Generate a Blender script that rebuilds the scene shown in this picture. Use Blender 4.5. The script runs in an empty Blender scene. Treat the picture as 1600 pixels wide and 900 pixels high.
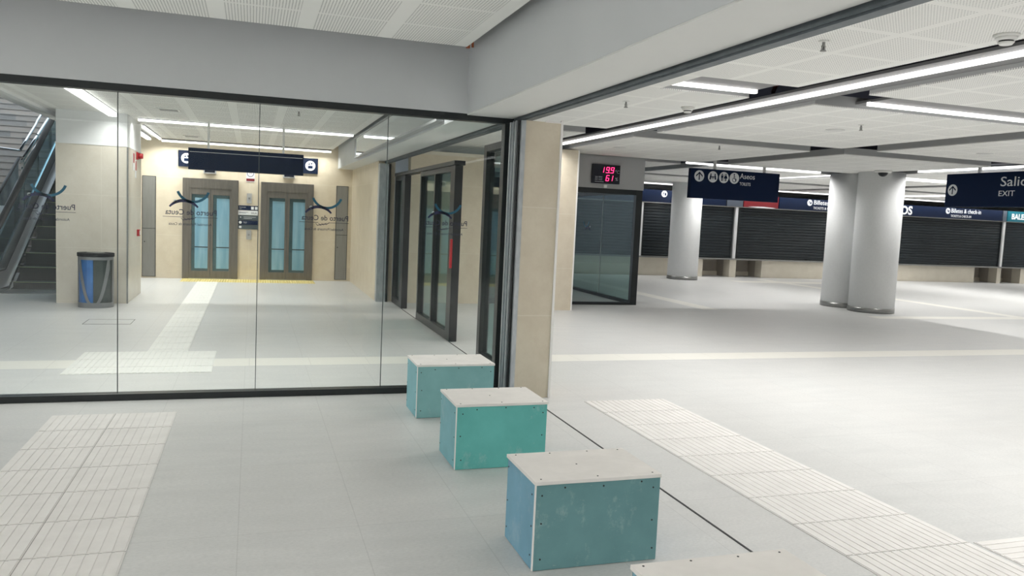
import bpy, bmesh, math, random
from mathutils import Matrix, Vector
random.seed(7)
C = bpy.context.scene.collection
sc = bpy.context.scene

# ------------------------------------------------------------------ camera, world, exposure
YAW, PITCH, ROLL, FPX, EYE = 0.318835337, -0.0892281545, 0.0456726804, 1242.71, 1.6
fw = Vector((math.sin(YAW)*math.cos(PITCH), math.cos(YAW)*math.cos(PITCH), math.sin(PITCH)))
rt = Vector((math.cos(YAW), -math.sin(YAW), 0.0))
up = rt.cross(fw)
rt2 = rt*math.cos(ROLL) + up*math.sin(ROLL)
up2 = -rt*math.sin(ROLL) + up*math.cos(ROLL)
cam = bpy.data.objects.new('camera', bpy.data.cameras.new('camera'))
C.objects.link(cam)
m3 = Matrix((rt2, up2, -fw)).transposed()
cam.matrix_world = Matrix.Translation((0, 0, EYE)) @ m3.to_4x4()
cam.data.sensor_width = 36.0
cam.data.lens = FPX/1600*36.0
cam.data.clip_start = 0.05
cam.data.clip_end = 200
sc.camera = cam

world = bpy.data.worlds.new('world'); sc.world = world
world.use_nodes = True
bg = world.node_tree.nodes['Background']
bg.inputs['Color'].default_value = (0.80, 0.90, 1.0, 1)
bg.inputs['Strength'].default_value = 1.2

sc.view_settings.view_transform = 'Standard'
sc.view_settings.look = 'None'
sc.view_settings.gamma = 1.0
sc.view_settings.use_curve_mapping = False
sc.view_settings.exposure = 1.2
LED = 5.7          # watts per metre of the linear lamps
sc.cycles.max_bounces = 12
sc.cycles.diffuse_bounces = 8
sc.cycles.transparent_max_bounces = 16
sc.cycles.sample_clamp_indirect = 6.0

# ------------------------------------------------------------------ materials
MATS = {}
def mat(name, col, rough=0.5, metal=0.0, emit=0.0, spec=0.5):
    if name in MATS: return MATS[name]
    m = bpy.data.materials.new(name); m.use_nodes = True
    b = m.node_tree.nodes['Principled BSDF']
    b.inputs['Base Color'].default_value = (*col, 1)
    b.inputs['Roughness'].default_value = rough
    b.inputs['Metallic'].default_value = metal
    b.inputs['Specular IOR Level'].default_value = spec
    if emit:
        b.inputs['Emission Color'].default_value = (*col, 1)
        b.inputs['Emission Strength'].default_value = emit
    MATS[name] = m
    return m

class NT:
    """small node-graph helper"""
    def __init__(s, m):
        s.t = m.node_tree; s.b = s.t.nodes['Principled BSDF']
    def n(s, typ, **kw):
        n = s.t.nodes.new(typ)
        for k, v in kw.items(): setattr(n, k, v)
        return n
    def put(s, sock, v):
        if v is None: return
        if isinstance(v, (int, float)): sock.default_value = v
        elif isinstance(v, tuple): sock.default_value = v
        else: s.t.links.new(v, sock)
    def m(s, op, a, b=None, c=None):
        n = s.n('ShaderNodeMath', operation=op)
        s.put(n.inputs[0], a); s.put(n.inputs[1], b); s.put(n.inputs[2], c)
        return n.outputs[0]
    def pos(s):
        g = s.n('ShaderNodeNewGeometry')
        x = s.n('ShaderNodeSeparateXYZ'); s.t.links.new(g.outputs['Position'], x.inputs[0])
        return g.outputs['Position'], x.outputs[0], x.outputs[1], x.outputs[2]
    def noise(s, vec, scale, detail=3.0, rough=0.5, sc3=None):
        if sc3:
            mp = s.n('ShaderNodeMapping'); s.t.links.new(vec, mp.inputs['Vector']); mp.inputs['Scale'].default_value = sc3
            vec = mp.outputs[0]
        n = s.n('ShaderNodeTexNoise'); s.t.links.new(vec, n.inputs['Vector'])
        n.inputs['Scale'].default_value = scale; n.inputs['Detail'].default_value = detail; n.inputs['Roughness'].default_value = rough
        return n.outputs[0]
    def mix(s, f, a, b):
        n = s.n('ShaderNodeMix', data_type='RGBA')
        s.put(n.inputs[0], f)
        s.put(n.inputs[6], (*a, 1) if isinstance(a, tuple) and len(a) == 3 else a)
        s.put(n.inputs[7], (*b, 1) if isinstance(b, tuple) and len(b) == 3 else b)
        return n.outputs[2]
    def ramp(s, f, lo, hi):
        n = s.n('ShaderNodeMapRange'); s.put(n.inputs[0], f)
        n.inputs[1].default_value = lo; n.inputs[2].default_value = hi
        n.inputs[3].default_value = 0; n.inputs[4].default_value = 1
        return n.outputs[0]
    def line(s, v, pitch, off, half):
        """1 where |v-off| is within half of a multiple of pitch"""
        q = s.m('SUBTRACT', v, off - pitch/2)
        q = s.m('FLOORED_MODULO', q, pitch)
        q = s.m('ABSOLUTE', s.m('SUBTRACT', q, pitch/2))
        return s.m('LESS_THAN', q, half)
    def band(s, v, a, b):
        return s.m('MULTIPLY', s.m('GREATER_THAN', v, a), s.m('LESS_THAN', v, b))
    def colour(s, c): s.t.links.new(c, s.b.inputs['Base Color'])
    def bump(s, h, strength=0.2, dist=0.01):
        n = s.n('ShaderNodeBump'); n.inputs['Strength'].default_value = strength; n.inputs['Distance'].default_value = dist
        s.t.links.new(h, n.inputs['Height']); s.t.links.new(n.outputs[0], s.b.inputs['Normal'])

def mottled(name, c1, c2, scale=6, rough=0.5, sc3=None, metal=0, detail=4, spec=0.5, bump=0):
    m = mat(name, c1, rough, metal, 0, spec); t = NT(m)
    p = t.pos()[0]
    n = t.noise(p, scale, detail, 0.6, sc3)
    t.colour(t.mix(t.ramp(n, 0.3, 0.7), c1, c2))
    if bump: t.bump(n, bump, 0.005)
    return m

# floor: honed stone tiles, thin joints, pale inlaid bands
fl = mat('floor_stone', (0.5, 0.5, 0.5), 0.42, spec=0.35); t = NT(fl)
p, px, py, pz = t.pos()
n1 = t.noise(p, 3.0, 6, 0.65, (0.6, 2.2, 1)); n2 = t.noise(p, 70, 4, 0.7, (0.6, 1.6, 1))
cell = t.n('ShaderNodeTexWhiteNoise', noise_dimensions='2D')
cx = t.n('ShaderNodeCombineXYZ')
t.put(cx.inputs[0], t.m('FLOOR', t.m('DIVIDE', t.m('SUBTRACT', px, -0.04), 0.58)))
t.put(cx.inputs[1], t.m('FLOOR', t.m('DIVIDE', t.m('SUBTRACT', py, 3.95), 1.07)))
t.t.links.new(cx.outputs[0], cell.inputs['Vector'])
col = t.mix(t.ramp(n1, 0.25, 0.75), (0.54, 0.545, 0.54), (0.66, 0.66, 0.65))
col = t.mix(t.m('MULTIPLY', cell.outputs[0], 0.35), col, (0.62, 0.61, 0.595))
col = t.mix(t.m('MULTIPLY', t.ramp(n2, 0.4, 0.7), 0.5), col, (0.44, 0.445, 0.44))
jt = t.m('MAXIMUM', t.line(px, 0.58, -0.04, 0.0022), t.line(py, 1.07, 3.95, 0.0022))
col = t.mix(t.m('MULTIPLY', jt, 0.22), col, (0.20, 0.20, 0.20))
b1 = t.band(py, 8.25, 8.66)
b2 = t.m('MULTIPLY', t.band(px, 8.25, 8.6), t.band(py, 13.2, 30))
b3 = t.m('MULTIPLY', t.band(px, 15.0, 15.35), t.band(py, 8.66, 21.2))
b4 = t.m('MULTIPLY', t.band(py, 12.0, 12.35), t.band(px, 11.3, 30))
b5 = t.m('MULTIPLY', t.band(py, 19.9, 20.5), t.band(px, 13.6, 17))
bb = t.m('MAXIMUM', b1, t.m('MAXIMUM', t.m('MAXIMUM', b2, b3), t.m('MAXIMUM', b4, b5)))
pale = t.mix(t.m('MULTIPLY', t.line(px, 0.60, 0.0, 0.0025), 0.5), (0.75, 0.735, 0.685), (0.45, 0.45, 0.42))
col = t.mix(bb, col, pale)
t.colour(col)
t.put(t.b.inputs['Roughness'], t.m('ADD', t.m('MULTIPLY', n1, 0.2), 0.30))

def perforated(name, ox, oy, ax, ay, hc=0.40):
    m = mat(name, (0.8, 0.8, 0.77), 0.7, spec=0.2); t = NT(m)
    p, x, y, z = t.pos()
    solid = t.m('MAXIMUM', t.line(x, 0.62, ox, ax), t.line(y, 0.62, oy, ay))
    fx = t.m('ABSOLUTE', t.m('SUBTRACT', t.m('FLOORED_MODULO', x, 0.021), 0.0105))
    fy = t.m('ABSOLUTE', t.m('SUBTRACT', t.m('FLOORED_MODULO', y, 0.021), 0.0105))
    d = t.m('SQRT', t.m('ADD', t.m('MULTIPLY', fx, fx), t.m('MULTIPLY', fy, fy)))
    hole = t.m('LESS_THAN', d, 0.0048)
    hole = t.m('MULTIPLY', hole, t.m('SUBTRACT', 1.0, solid))
    t.colour(t.mix(hole, (0.88, 0.88, 0.855), (hc, hc, hc)))
    return m
M_ceil_front = perforated('perforated_board_front', 0.36, 5.93, 0.055, 0.02, 0.22)
M_ceil = perforated('perforated_board_hall', 3.77, 4.04, 0.035, 0.03)

def stone(name, ox, px_, oy, py_, oz, pz_, base=(0.62, 0.545, 0.43), base2=(0.70, 0.63, 0.51)):
    m = mat(name, base, 0.38, spec=0.4); t = NT(m)
    p, x, y, z = t.pos()
    n = t.noise(p, 4.0, 5, 0.6); n2 = t.noise(p, 40, 3, 0.6)
    col = t.mix(t.ramp(n, 0.3, 0.7), base, base2)
    col = t.mix(t.m('MULTIPLY', t.ramp(n2, 0.45, 0.8), 0.2), col, (0.55, 0.47, 0.35))
    j = t.line(z, pz_, oz, 0.003)
    if px_: j = t.m('MAXIMUM', j, t.line(x, px_, ox, 0.003))
    if py_: j = t.m('MAXIMUM', j, t.line(y, py_, oy, 0.003))
    t.colour(t.mix(t.m('MULTIPLY', j, 0.5), col, (0.82, 0.78, 0.70)))
    return m
M_stone = stone('beige_stone', 0, 0, 0, 0, 0.74, 0.95)
M_stone_block = stone('beige_stone_block', -2.16, 0.6, 0, 0, 0.84, 0.80, (0.63, 0.585, 0.50), (0.70, 0.66, 0.58))
M_stone_lobby = stone('beige_stone_lobby', -0.05, 1.2, 16.0, 1.0, 0.9, 1.2, (0.66, 0.575, 0.44), (0.74, 0.66, 0.52))
M_stone_plain = mottled('cream_stone', (0.66, 0.61, 0.51), (0.72, 0.67, 0.57), 3, 0.45)
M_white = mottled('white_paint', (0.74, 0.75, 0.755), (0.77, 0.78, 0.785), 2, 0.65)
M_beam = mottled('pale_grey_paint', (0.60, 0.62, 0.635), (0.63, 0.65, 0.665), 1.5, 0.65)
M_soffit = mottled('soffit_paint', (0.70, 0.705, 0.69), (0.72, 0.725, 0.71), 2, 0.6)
M_bulk = mottled('grey_bulkhead_paint', (0.38, 0.385, 0.39), (0.41, 0.415, 0.42), 2, 0.6)
M_fascia = mottled('panel_edge_grey', (0.40, 0.405, 0.41), (0.43, 0.435, 0.44), 3, 0.5)
M_plenum = mat('dark_plenum', (0.018, 0.022, 0.045), 0.9)
M_black = mat('black_frame', (0.012, 0.016, 0.018), 0.35)
M_dark = mat('graphite_frame', (0.022, 0.023, 0.024), 0.35, 0.4)
M_seal = mat('dark_seal', (0.10, 0.12, 0.12), 0.5)
M_steel = mottled('stainless_steel', (0.26, 0.26, 0.255), (0.36, 0.36, 0.35), 8, 0.33, (1, 1, 12), 0.85)
M_liftsteel = mottled('lift_steel', (0.17, 0.155, 0.135), (0.23, 0.21, 0.185), 6, 0.35, (8, 1, 0.5), 0.7)
M_service = mottled('service_steel', (0.26, 0.255, 0.24), (0.31, 0.305, 0.29), 6, 0.4, (8, 1, 0.5), 0.6)
M_galv = mottled('galvanised_steel', (0.42, 0.45, 0.48), (0.58, 0.61, 0.63), 22, 0.4, (1, 1, 0.4), 0.6)
M_rail = mottled('rail_steel', (0.10, 0.12, 0.135), (0.15, 0.17, 0.185), 12, 0.45, None, 0.4)
M_chrome = mat('polished_rail', (0.75, 0.77, 0.78), 0.15, 1.0)
M_navy = mat('navy_sign', (0.006, 0.016, 0.05), 0.55, spec=0.12)
M_navyhead = mottled('navy_header', (0.004, 0.010, 0.032), (0.005, 0.012, 0.037), 2, 0.45, spec=0.2)
M_letter = mat('white_lettering', (0.80, 0.82, 0.84), 0.5)
M_whiteplastic = mat('white_plastic', (0.78, 0.78, 0.76), 0.4)
M_teal = mat('teal_print', (0.005, 0.115, 0.21), 0.4)
M_blue = mat('navy_print', (0.006, 0.008, 0.075), 0.4)
M_ink = mat('dark_ink', (0.012, 0.014, 0.05), 0.4)
M_dot = mat('grey_print', (0.50, 0.55, 0.60), 0.4)
M_red = mat('red_plastic', (0.42, 0.012, 0.018), 0.35)
M_redsign = mottled('red_sign', (0.17, 0.012, 0.018), (0.19, 0.014, 0.02), 4, 0.35)
M_tealsign = mat('teal_sign', (0.006, 0.12, 0.165), 0.35)
M_yellow = mottled('yellow_tactile', (0.72, 0.62, 0.26), (0.76, 0.66, 0.30), 8, 0.6)
M_tactile = mottled('tactile_stone', (0.71, 0.69, 0.67), (0.78, 0.76, 0.74), 7, 0.55)
M_tactile_far = mottled('tactile_stone_pale', (0.74, 0.74, 0.71), (0.79, 0.79, 0.76), 7, 0.55)
M_groove = mat('groove_dark', (0.05, 0.05, 0.05), 0.8)
M_tjoint = mat('tile_joint', (0.32, 0.31, 0.30), 0.8)
M_column = mottled('column_plaster', (0.76, 0.77, 0.775), (0.80, 0.81, 0.815), 30, 0.7)
M_lampbody = mat('lamp_body_grey', (0.22, 0.22, 0.225), 0.5)
M_led = mat('led_diffuser', (1.0, 0.985, 0.96), 0.4, 0, 1.1)
M_screw = mat('screw_head', (0.01, 0.01, 0.012), 0.5)
M_rubber = mat('black_rubber', (0.008, 0.009, 0.011), 0.6, spec=0.2)
M_step = mottled('escalator_step', (0.035, 0.045, 0.045), (0.05, 0.062, 0.06), 30, 0.5, (1, 1, 1), 0.3)
M_escdeck = mat('escalator_deck', (0.30, 0.29, 0.31), 0.35, 0.5)
M_escreflect = mat('escalator_reflection', (0.62, 0.70, 0.74), 0.18, 0.9)  # pale blue for the daylight reflection on the balustrade
M_nose = mat('step_nosing', (0.36, 0.42, 0.22), 0.5)
M_shutter = mottled('shutter_slats', (0.015, 0.020, 0.024), (0.020, 0.026, 0.031), 3, 0.28, None, 0.0, spec=0.35)
M_pipe = mat('red_pipe', (0.12, 0.008, 0.008), 0.4)
M_led_red = mat('red_digits', (1.0, 0.03, 0.16), 0.4, 0, 1.3)
M_panelblack = mat('display_face', (0.004, 0.006, 0.016), 0.2)
M_bagblue = mottled('blue_bag', (0.02, 0.13, 0.42), (0.05, 0.22, 0.58), 9, 0.35)
M_bagdark = mottled('dark_bag', (0.03, 0.045, 0.045), (0.07, 0.09, 0.085), 9, 0.3)
M_liftglow = mottled('lift_glow_paint', (0.20, 0.40, 0.58), (0.36, 0.57, 0.72), 2.2, 0.25, (5, 1, 0.4))  # light of the lift shaft painted into the pale blue colour
M_brass = mat('copper_pipe', (0.45, 0.12, 0.04), 0.4, 0.3)

def stairs_mat():
    m = mat('granite_stairs', (0.2, 0.17, 0.15), 0.5); t = NT(m)
    p = t.pos()[0]
    px, py, pz = t.pos()[1:]
    row = t.m('FLOOR', t.m('DIVIDE', pz, 0.17))
    cxy = t.n('ShaderNodeCombineXYZ'); t.put(cxy.inputs[0], t.m('FLOOR', t.m('ADD', t.m('DIVIDE', px, 0.9), t.m('MULTIPLY', row, 0.37)))); t.put(cxy.inputs[1], row)
    wn = t.n('ShaderNodeTexWhiteNoise', noise_dimensions='2D'); t.t.links.new(cxy.outputs[0], wn.inputs['Vector'])
    n2 = t.noise(p, 14, 3, 0.6, (0.5, 1, 3))
    col = t.mix(wn.outputs[0], (0.15, 0.14, 0.135), (0.30, 0.25, 0.215))
    col = t.mix(t.m('MULTIPLY', t.ramp(n2, 0.4, 0.7), 0.5), col, (0.25, 0.255, 0.255))
    col = t.mix(t.m('MULTIPLY', t.line(pz, 0.17, 0.147, 0.012), 0.8), col, (0.07, 0.065, 0.06))  # shadow under each nosing painted as a dark line
    t.colour(col); return m
M_stairs = stairs_mat()

def glassmat(name, tint, ior=1.45, boost=1.0):
    m = bpy.data.materials.new(name); m.use_nodes = True
    nt = m.node_tree; nt.nodes.clear()
    o = nt.nodes.new('ShaderNodeOutputMaterial'); mx = nt.nodes.new('ShaderNodeMixShader')
    tr = nt.nodes.new('ShaderNodeBsdfTransparent'); gl = nt.nodes.new('ShaderNodeBsdfGlossy')
    fr = nt.nodes.new('ShaderNodeFresnel'); fr.inputs[0].default_value = ior
    mu = nt.nodes.new('ShaderNodeMath'); mu.operation = 'MULTIPLY'; mu.inputs[1].default_value = boost
    tr.inputs[0].default_value = (*tint, 1); gl.inputs['Roughness'].default_value = 0.0
    gl.inputs['Color'].default_value = (0.95, 0.98, 1, 1)
    L = nt.links.new
    ge = nt.nodes.new('ShaderNodeNewGeometry'); mr = nt.nodes.new('ShaderNodeMapRange')   # same reflectance on both faces of a pane
    mr.inputs[3].default_value = ior; mr.inputs[4].default_value = 1/ior
    L(ge.outputs['Backfacing'], mr.inputs[0]); L(mr.outputs[0], fr.inputs[0])
    L(fr.outputs[0], mu.inputs[0]); L(mu.outputs[0], mx.inputs[0]); L(tr.outputs[0], mx.inputs[1]); L(gl.outputs[0], mx.inputs[2]); L(mx.outputs[0], o.inputs[0])
    return m
M_glass = glassmat('clear_glass', (0.965, 0.985, 0.975), 1.45, 0.6)
M_doorglass = glassmat('tinted_door_glass', (0.55, 0.66, 0.65), 1.45, 0.6)
M_escglass = glassmat('escalator_glass', (0.62, 0.76, 0.80), 1.45, 0.7)
M_signglass = glassmat('sign_glass', (0.75, 0.78, 0.8), 1.6, 2.0)

def board(name, c, scuff, seed):
    m = mat(name, c, 0.7, spec=0.25); t = NT(m)
    p = t.pos()[0]
    ad = t.n('ShaderNodeVectorMath', operation='ADD'); t.t.links.new(p, ad.inputs[0]); ad.inputs[1].default_value = (seed, seed*1.7, seed*.6)
    q = ad.outputs[0]
    n = t.noise(q, 5, 5, 0.6); n2 = t.noise(q, 3.2, 8, 0.75, (1.6, 1, 1)); n3 = t.noise(q, 26, 4, 0.7, (1, 1, 4))
    col = t.mix(t.ramp(n, 0.3, 0.75), c, tuple(min(1, v*1.16+0.012) for v in c))
    col = t.mix(t.m('MULTIPLY', t.ramp(n2, 0.56, 0.80), scuff), col, (0.60, 0.68, 0.68))
    col = t.mix(t.m('MULTIPLY', t.ramp(n3, 0.66, 0.82), scuff*0.8), col, (0.66, 0.72, 0.72))
    t.colour(col); return m
M_top = mottled('plasterboard_core_face', (0.80, 0.775, 0.745), (0.88, 0.85, 0.82), 6, 0.8)
M_core = mat('gypsum_edge', (0.85, 0.83, 0.81), 0.85)

# ------------------------------------------------------------------ mesh helpers
class MB:
    def __init__(s): s.bm = bmesh.new()
    def box(s, x0, x1, y0, y1, z0, z1, M=None):
        vs = [s.bm.verts.new(Vector((x, y, z)) if M is None else M @ Vector((x, y, z))) for x in (x0, x1) for y in (y0, y1) for z in (z0, z1)]
        for f in ((0, 1, 3, 2), (4, 6, 7, 5), (0, 4, 5, 1), (2, 3, 7, 6), (0, 2, 6, 4), (1, 5, 7, 3)):
            s.bm.faces.new([vs[i] for i in f])
        return s
    def prism(s, pts, h0, h1, M=None):
        """polygon in local xy extruded in local z from h0 to h1"""
        M = M or Matrix.Identity(4)
        a = [s.bm.verts.new(M @ Vector((x, y, h0))) for x, y in pts]
        b = [s.bm.verts.new(M @ Vector((x, y, h1))) for x, y in pts]
        n = len(pts)
        s.bm.faces.new(a[::-1]); s.bm.faces.new(b)
        for i in range(n): s.bm.faces.new((a[i], a[(i+1) % n], b[(i+1) % n], b[i]))
        return s
    def ring(s, r0, r1, a0, a1, h0, h1, M, seg=24, cx=0, cy=0, taper=None):
        o = []; i_ = []
        for k in range(seg+1):
            a = math.radians(a0 + (a1-a0)*k/seg)
            w = 1.0 if taper is None else taper(k/seg)
            mid = (r0+r1)/2; hw = (r1-r0)/2*w
            o.append((cx+(mid+hw)*math.cos(a), cy+(mid+hw)*math.sin(a)))
            i_.append((cx+(mid-hw)*math.cos(a), cy+(mid-hw)*math.sin(a)))
        for k in range(seg):
            s.prism([i_[k], o[k], o[k+1], i_[k+1]], h0, h1, M)
        return s
    def cyl(s, cx, cy, z0, z1, r, seg=32, r2=None, M=None, ry=None):
        r2 = r if r2 is None else r2; k = 1 if ry is None else ry/r
        M = M or Matrix.Identity(4)
        a = []; b = []
        for i in range(seg):
            t_ = 2*math.pi*i/seg
            a.append(s.bm.verts.new(M @ Vector((cx+r*math.cos(t_), cy+r*k*math.sin(t_), z0))))
            b.append(s.bm.verts.new(M @ Vector((cx+r2*math.cos(t_), cy+r2*k*math.sin(t_), z1))))
        s.bm.faces.new(a[::-1]); s.bm.faces.new(b)
        for i in range(seg):
            f = s.bm.faces.new((a[i], a[(i+1) % seg], b[(i+1) % seg], b[i])); f.smooth = seg > 12
        return s
    def tube(s, pts, r, seg=10):
        pts = [Vector(p) for p in pts]; rings = []
        for i, p in enumerate(pts):
            d = (pts[min(i+1, len(pts)-1)] - pts[max(i-1, 0)]).normalized()
            u = d.cross(Vector((0, 0, 1)));
            if u.length < 1e-3: u = d.cross(Vector((1, 0, 0)))
            u.normalize(); v = d.cross(u)
            rings.append([s.bm.verts.new(p + u*r*math.cos(2*math.pi*k/seg) + v*r*math.sin(2*math.pi*k/seg)) for k in range(seg)])
        for a, b in zip(rings, rings[1:]):
            for k in range(seg):
                f = s.bm.faces.new((a[k], a[(k+1) % seg], b[(k+1) % seg], b[k])); f.smooth = True
        s.bm.faces.new(rings[0][::-1]); s.bm.faces.new(rings[-1])
        return s
    def sweep(s, prof, path):
        """profile [(u along X, v along Z)] swept along path of (y,z) points with local frame; for escalator sides"""
        rings = [[s.bm.verts.new(Vector((x0+u, y, z+v))) for u, v in prof] for (x0, y, z) in path]
        n = len(prof)
        for a, b in zip(rings, rings[1:]):
            for k in range(n): s.bm.faces.new((a[k], a[(k+1) % n], b[(k+1) % n], b[k]))
        s.bm.faces.new(rings[0][::-1]); s.bm.faces.new(rings[-1])
        return s
    def text(s, body, size, M, ex=0.002, align='LEFT', bold=0.0, sx=1.0):
        cu = bpy.data.curves.new('t', 'FONT'); cu.body = body; cu.size = size; cu.align_x = align
        cu.extrude = ex; cu.resolution_u = 3; cu.offset = bold
        ob = bpy.data.objects.new('t', cu); C.objects.link(ob)
        dg = bpy.context.evaluated_depsgraph_get(); dg.update()
        me = bpy.data.meshes.new_from_object(ob.evaluated_get(dg))
        me.transform(M @ Matrix.Diagonal((sx, 1, 1, 1)))
        s.bm.from_mesh(me)
        bpy.data.objects.remove(ob); bpy.data.meshes.remove(me); bpy.data.curves.remove(cu)
        return s
    def split(s, name, m, parent=None, **k):
        """every loose piece becomes a part of its own"""
        s.bm.verts.index_update(); seen = set(); out = []
        for v in s.bm.verts:
            if v.index in seen: continue
            isl = []; st = [v]; seen.add(v.index)
            while st:
                w = st.pop(); isl.append(w)
                for e in w.link_edges:
                    o = e.other_vert(w)
                    if o.index not in seen: seen.add(o.index); st.append(o)
            b = MB(); mp = {w.index: b.bm.verts.new(w.co) for w in isl}
            fs = {f for w in isl for f in w.link_faces}
            for f in fs:
                nf = b.bm.faces.new([mp[q.index] for q in f.verts]); nf.smooth = f.smooth
            out.append(b.build(name, m, parent, **k))
        s.bm.free()
        return out
    def build(s, name, m, parent=None, base=None, bevel=0.0, label=None):
        bmesh.ops.recalc_face_normals(s.bm, faces=s.bm.faces)
        me = bpy.data.meshes.new(name)
        if parent is not None:
            root = parent
            while root.parent: root = root.parent
            off = Vector(root.location)
        else:
            vs = [v.co for v in s.bm.verts]
            off = Vector(((min(v.x for v in vs)+max(v.x for v in vs))/2, (min(v.y for v in vs)+max(v.y for v in vs))/2, min(v.z for v in vs))) if base is None else Vector(base)
        bmesh.ops.translate(s.bm, verts=s.bm.verts, vec=-off)
        s.bm.to_mesh(me); s.bm.free()
        me.materials.append(m)
        o = bpy.data.objects.new(name, me); C.objects.link(o)
        if parent is not None: o.parent = parent
        else: o.location = off
        if bevel:
            b = o.modifiers.new('bevel', 'BEVEL'); b.width = bevel; b.segments = 2; b.limit_method = 'ANGLE'
        if label: o['label'] = label
        return o

def thing(name, label, cat, loc, group=None):
    o = bpy.data.objects.new(name, None); C.objects.link(o); o.location = loc; o.empty_display_size = 0.1
    o['label'] = label; o['category'] = cat
    if group: o['group'] = group
    return o
def tag(o, label, cat, group=None):
    o['label'] = label; o['category'] = cat
    if group: o['group'] = group
    return o
def struct(name, mb, m, **k):
    o = mb.build(name, m, **k); o['kind'] = 'structure'; return o
def sroot(name, loc):
    o = bpy.data.objects.new(name, None); C.objects.link(o); o.location = loc; o['kind'] = 'structure'; return o
def copy_tree(o, parent=None):
    c = o.copy(); C.objects.link(c); c.parent = parent
    for ch in list(o.children): copy_tree(ch, c)
    return c
def B(*a): return MB().box(*a)
def frame4(o, ex, ey, ez):
    """matrix with local x,y,z axes ex,ey,ez and origin o"""
    M = Matrix.Identity(4)
    for i, v in enumerate((ex, ey, ez)):
        for j in range(3): M[j][i] = v[j]
    for j in range(3): M[j][3] = o[j]
    return M
def face_back(x, y, z): return frame4((x, y, z), (1, 0, 0), (0, 0, 1), (0, -1, 0))     # read from -Y side
def face_left(x, y, z): return frame4((x, y, z), (0, -1, 0), (0, 0, 1), (-1, 0, 0))    # read from -X side
def face_far(x, y, z): return frame4((x, y, z), (-1, 0, 0), (0, 0, 1), (0, 1, 0))      # read from +Y side

# ------------------------------------------------------------------ setting
struct('floor', B(-9, 30, -7, 30, -0.2, 0), fl)

# wall over the glass, with the beam that runs away from the camera beside it
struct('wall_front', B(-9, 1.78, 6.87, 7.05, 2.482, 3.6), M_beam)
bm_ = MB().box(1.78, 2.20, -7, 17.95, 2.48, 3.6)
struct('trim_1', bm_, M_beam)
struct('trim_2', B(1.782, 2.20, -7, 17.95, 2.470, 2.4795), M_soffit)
struct('trim_3', B(2.2815, 2.32, -7, 17.95, 2.52, 3.6), M_white)
rl = MB().box(2.215, 2.28, -7, 14.1, 2.43, 2.49).box(2.205, 2.215, -7, 14.1, 2.44, 2.455).box(2.205, 2.28, -7, 14.1, 2.478, 2.492)
rail = tag(rl.build('shutter_rail', M_rail), 'long dark grey steel rail fixed along the underside of the white beam', 'rail')
B(2.205, 2.28, -7, 14.1, 2.493, 2.52).build('backing_strip', M_black, rail)

struct('ceiling', B(-9, 1.655, -7, 6.48, 2.97, 3.02), M_ceil_front)
struct('ceiling.001', B(-9, 30, -7, 18.4, 3.62, 3.7), M_plenum)
struct('ceiling.002', B(2.3, 30, 18.4, 30, 3.62, 3.7), M_plenum)
struct('ceiling.003', B(-2.9, 1.66, 7.12, 17.9, 2.88, 2.93), M_ceil_front)
struct('trim_4', B(-2.98, -2.9, 7.12, 18.3, 2.84, 3.1), M_white)
struct('trim_5', MB().box(-3.35, -3.2, 7.12, 18.3, 2.93, 3.2).box(-3.2, -2.98, 7.12, 18.3, 2.98, 3.2), M_white)
pp = tag(MB().tube([(1.70, 6.62, 2.99), (1.70, 6.62, 3.3), (1.70, 6.70, 3.6)], 0.018).tube([(1.74, 6.62, 3.0), (1.74, 6.62, 3.61)], 0.010).build('copper_pipe', M_brass),
         'orange-brown pipe end showing above the corner of the front ceiling panel', 'pipe')

# walls
struct('wall_back', B(-2.95, 2.4, 17.95, 18.15, 0, 3.62), M_stone_lobby)
struct('wall_right_lobby', B(2.1, 2.4, 14.15, 17.95, 0, 2.47), M_stone_lobby)
wf = MB().box(-2.77, -1.80, 13.4, 14.95, 0, 2.4)
struct('wall_block', wf, M_stone_block)
struct('trim_6', MB().box(-2.765, -1.805, 13.405, 14.945, 2.402, 2.88).box(-2.775, -1.795, 13.395, 14.955, 2.385, 2.402), M_white)
struct('trim_7', B(-1.812, -1.79, 13.388, 13.41, 0.0, 2.38), M_steel)
struct('wall_middle', MB().box(2.62, 4.04, 13.85, 14.1, 0, 2.62), M_stone_lobby)
struct('trim_8', MB().box(2.60, 4.06, 13.835, 14.11, 2.62, 2.68).box(4.04, 4.06, 13.835, 14.1, 0, 2.62), M_stone_plain)
pr = struct('wall_pier', B(2.225, 2.555, 6.56, 7.05, 0, 2.43), M_stone)
struct('trim_9', MB().box(2.545, 2.565, 6.548, 6.57, 0, 2.45).box(2.40, 2.565, 6.55, 6.56, 2.425, 2.437), M_core)
struct('wall_pier.001', B(5.0, 5.39, 12.95, 14.0, 0, 2.80), M_stone)
struct('trim_10', B(5.375, 5.398, 12.938, 12.96, 0, 2.80), M_core)
struct('wall_left', B(-9.2, -9, -7, 30, 0, 3.62), M_white)
struct('wall_rear_added', B(-9, 30, -7.2, -7, 0, 3.62), M_beam)  # unseen wall added to keep sky haze out of the glass reflections
struct('wall_far', B(-9, 30, 28, 28.2, 0, 8), M_white)
struct('wall_right', B(30, 30.2, -7, 28, 0, 3.62), M_white)
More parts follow.
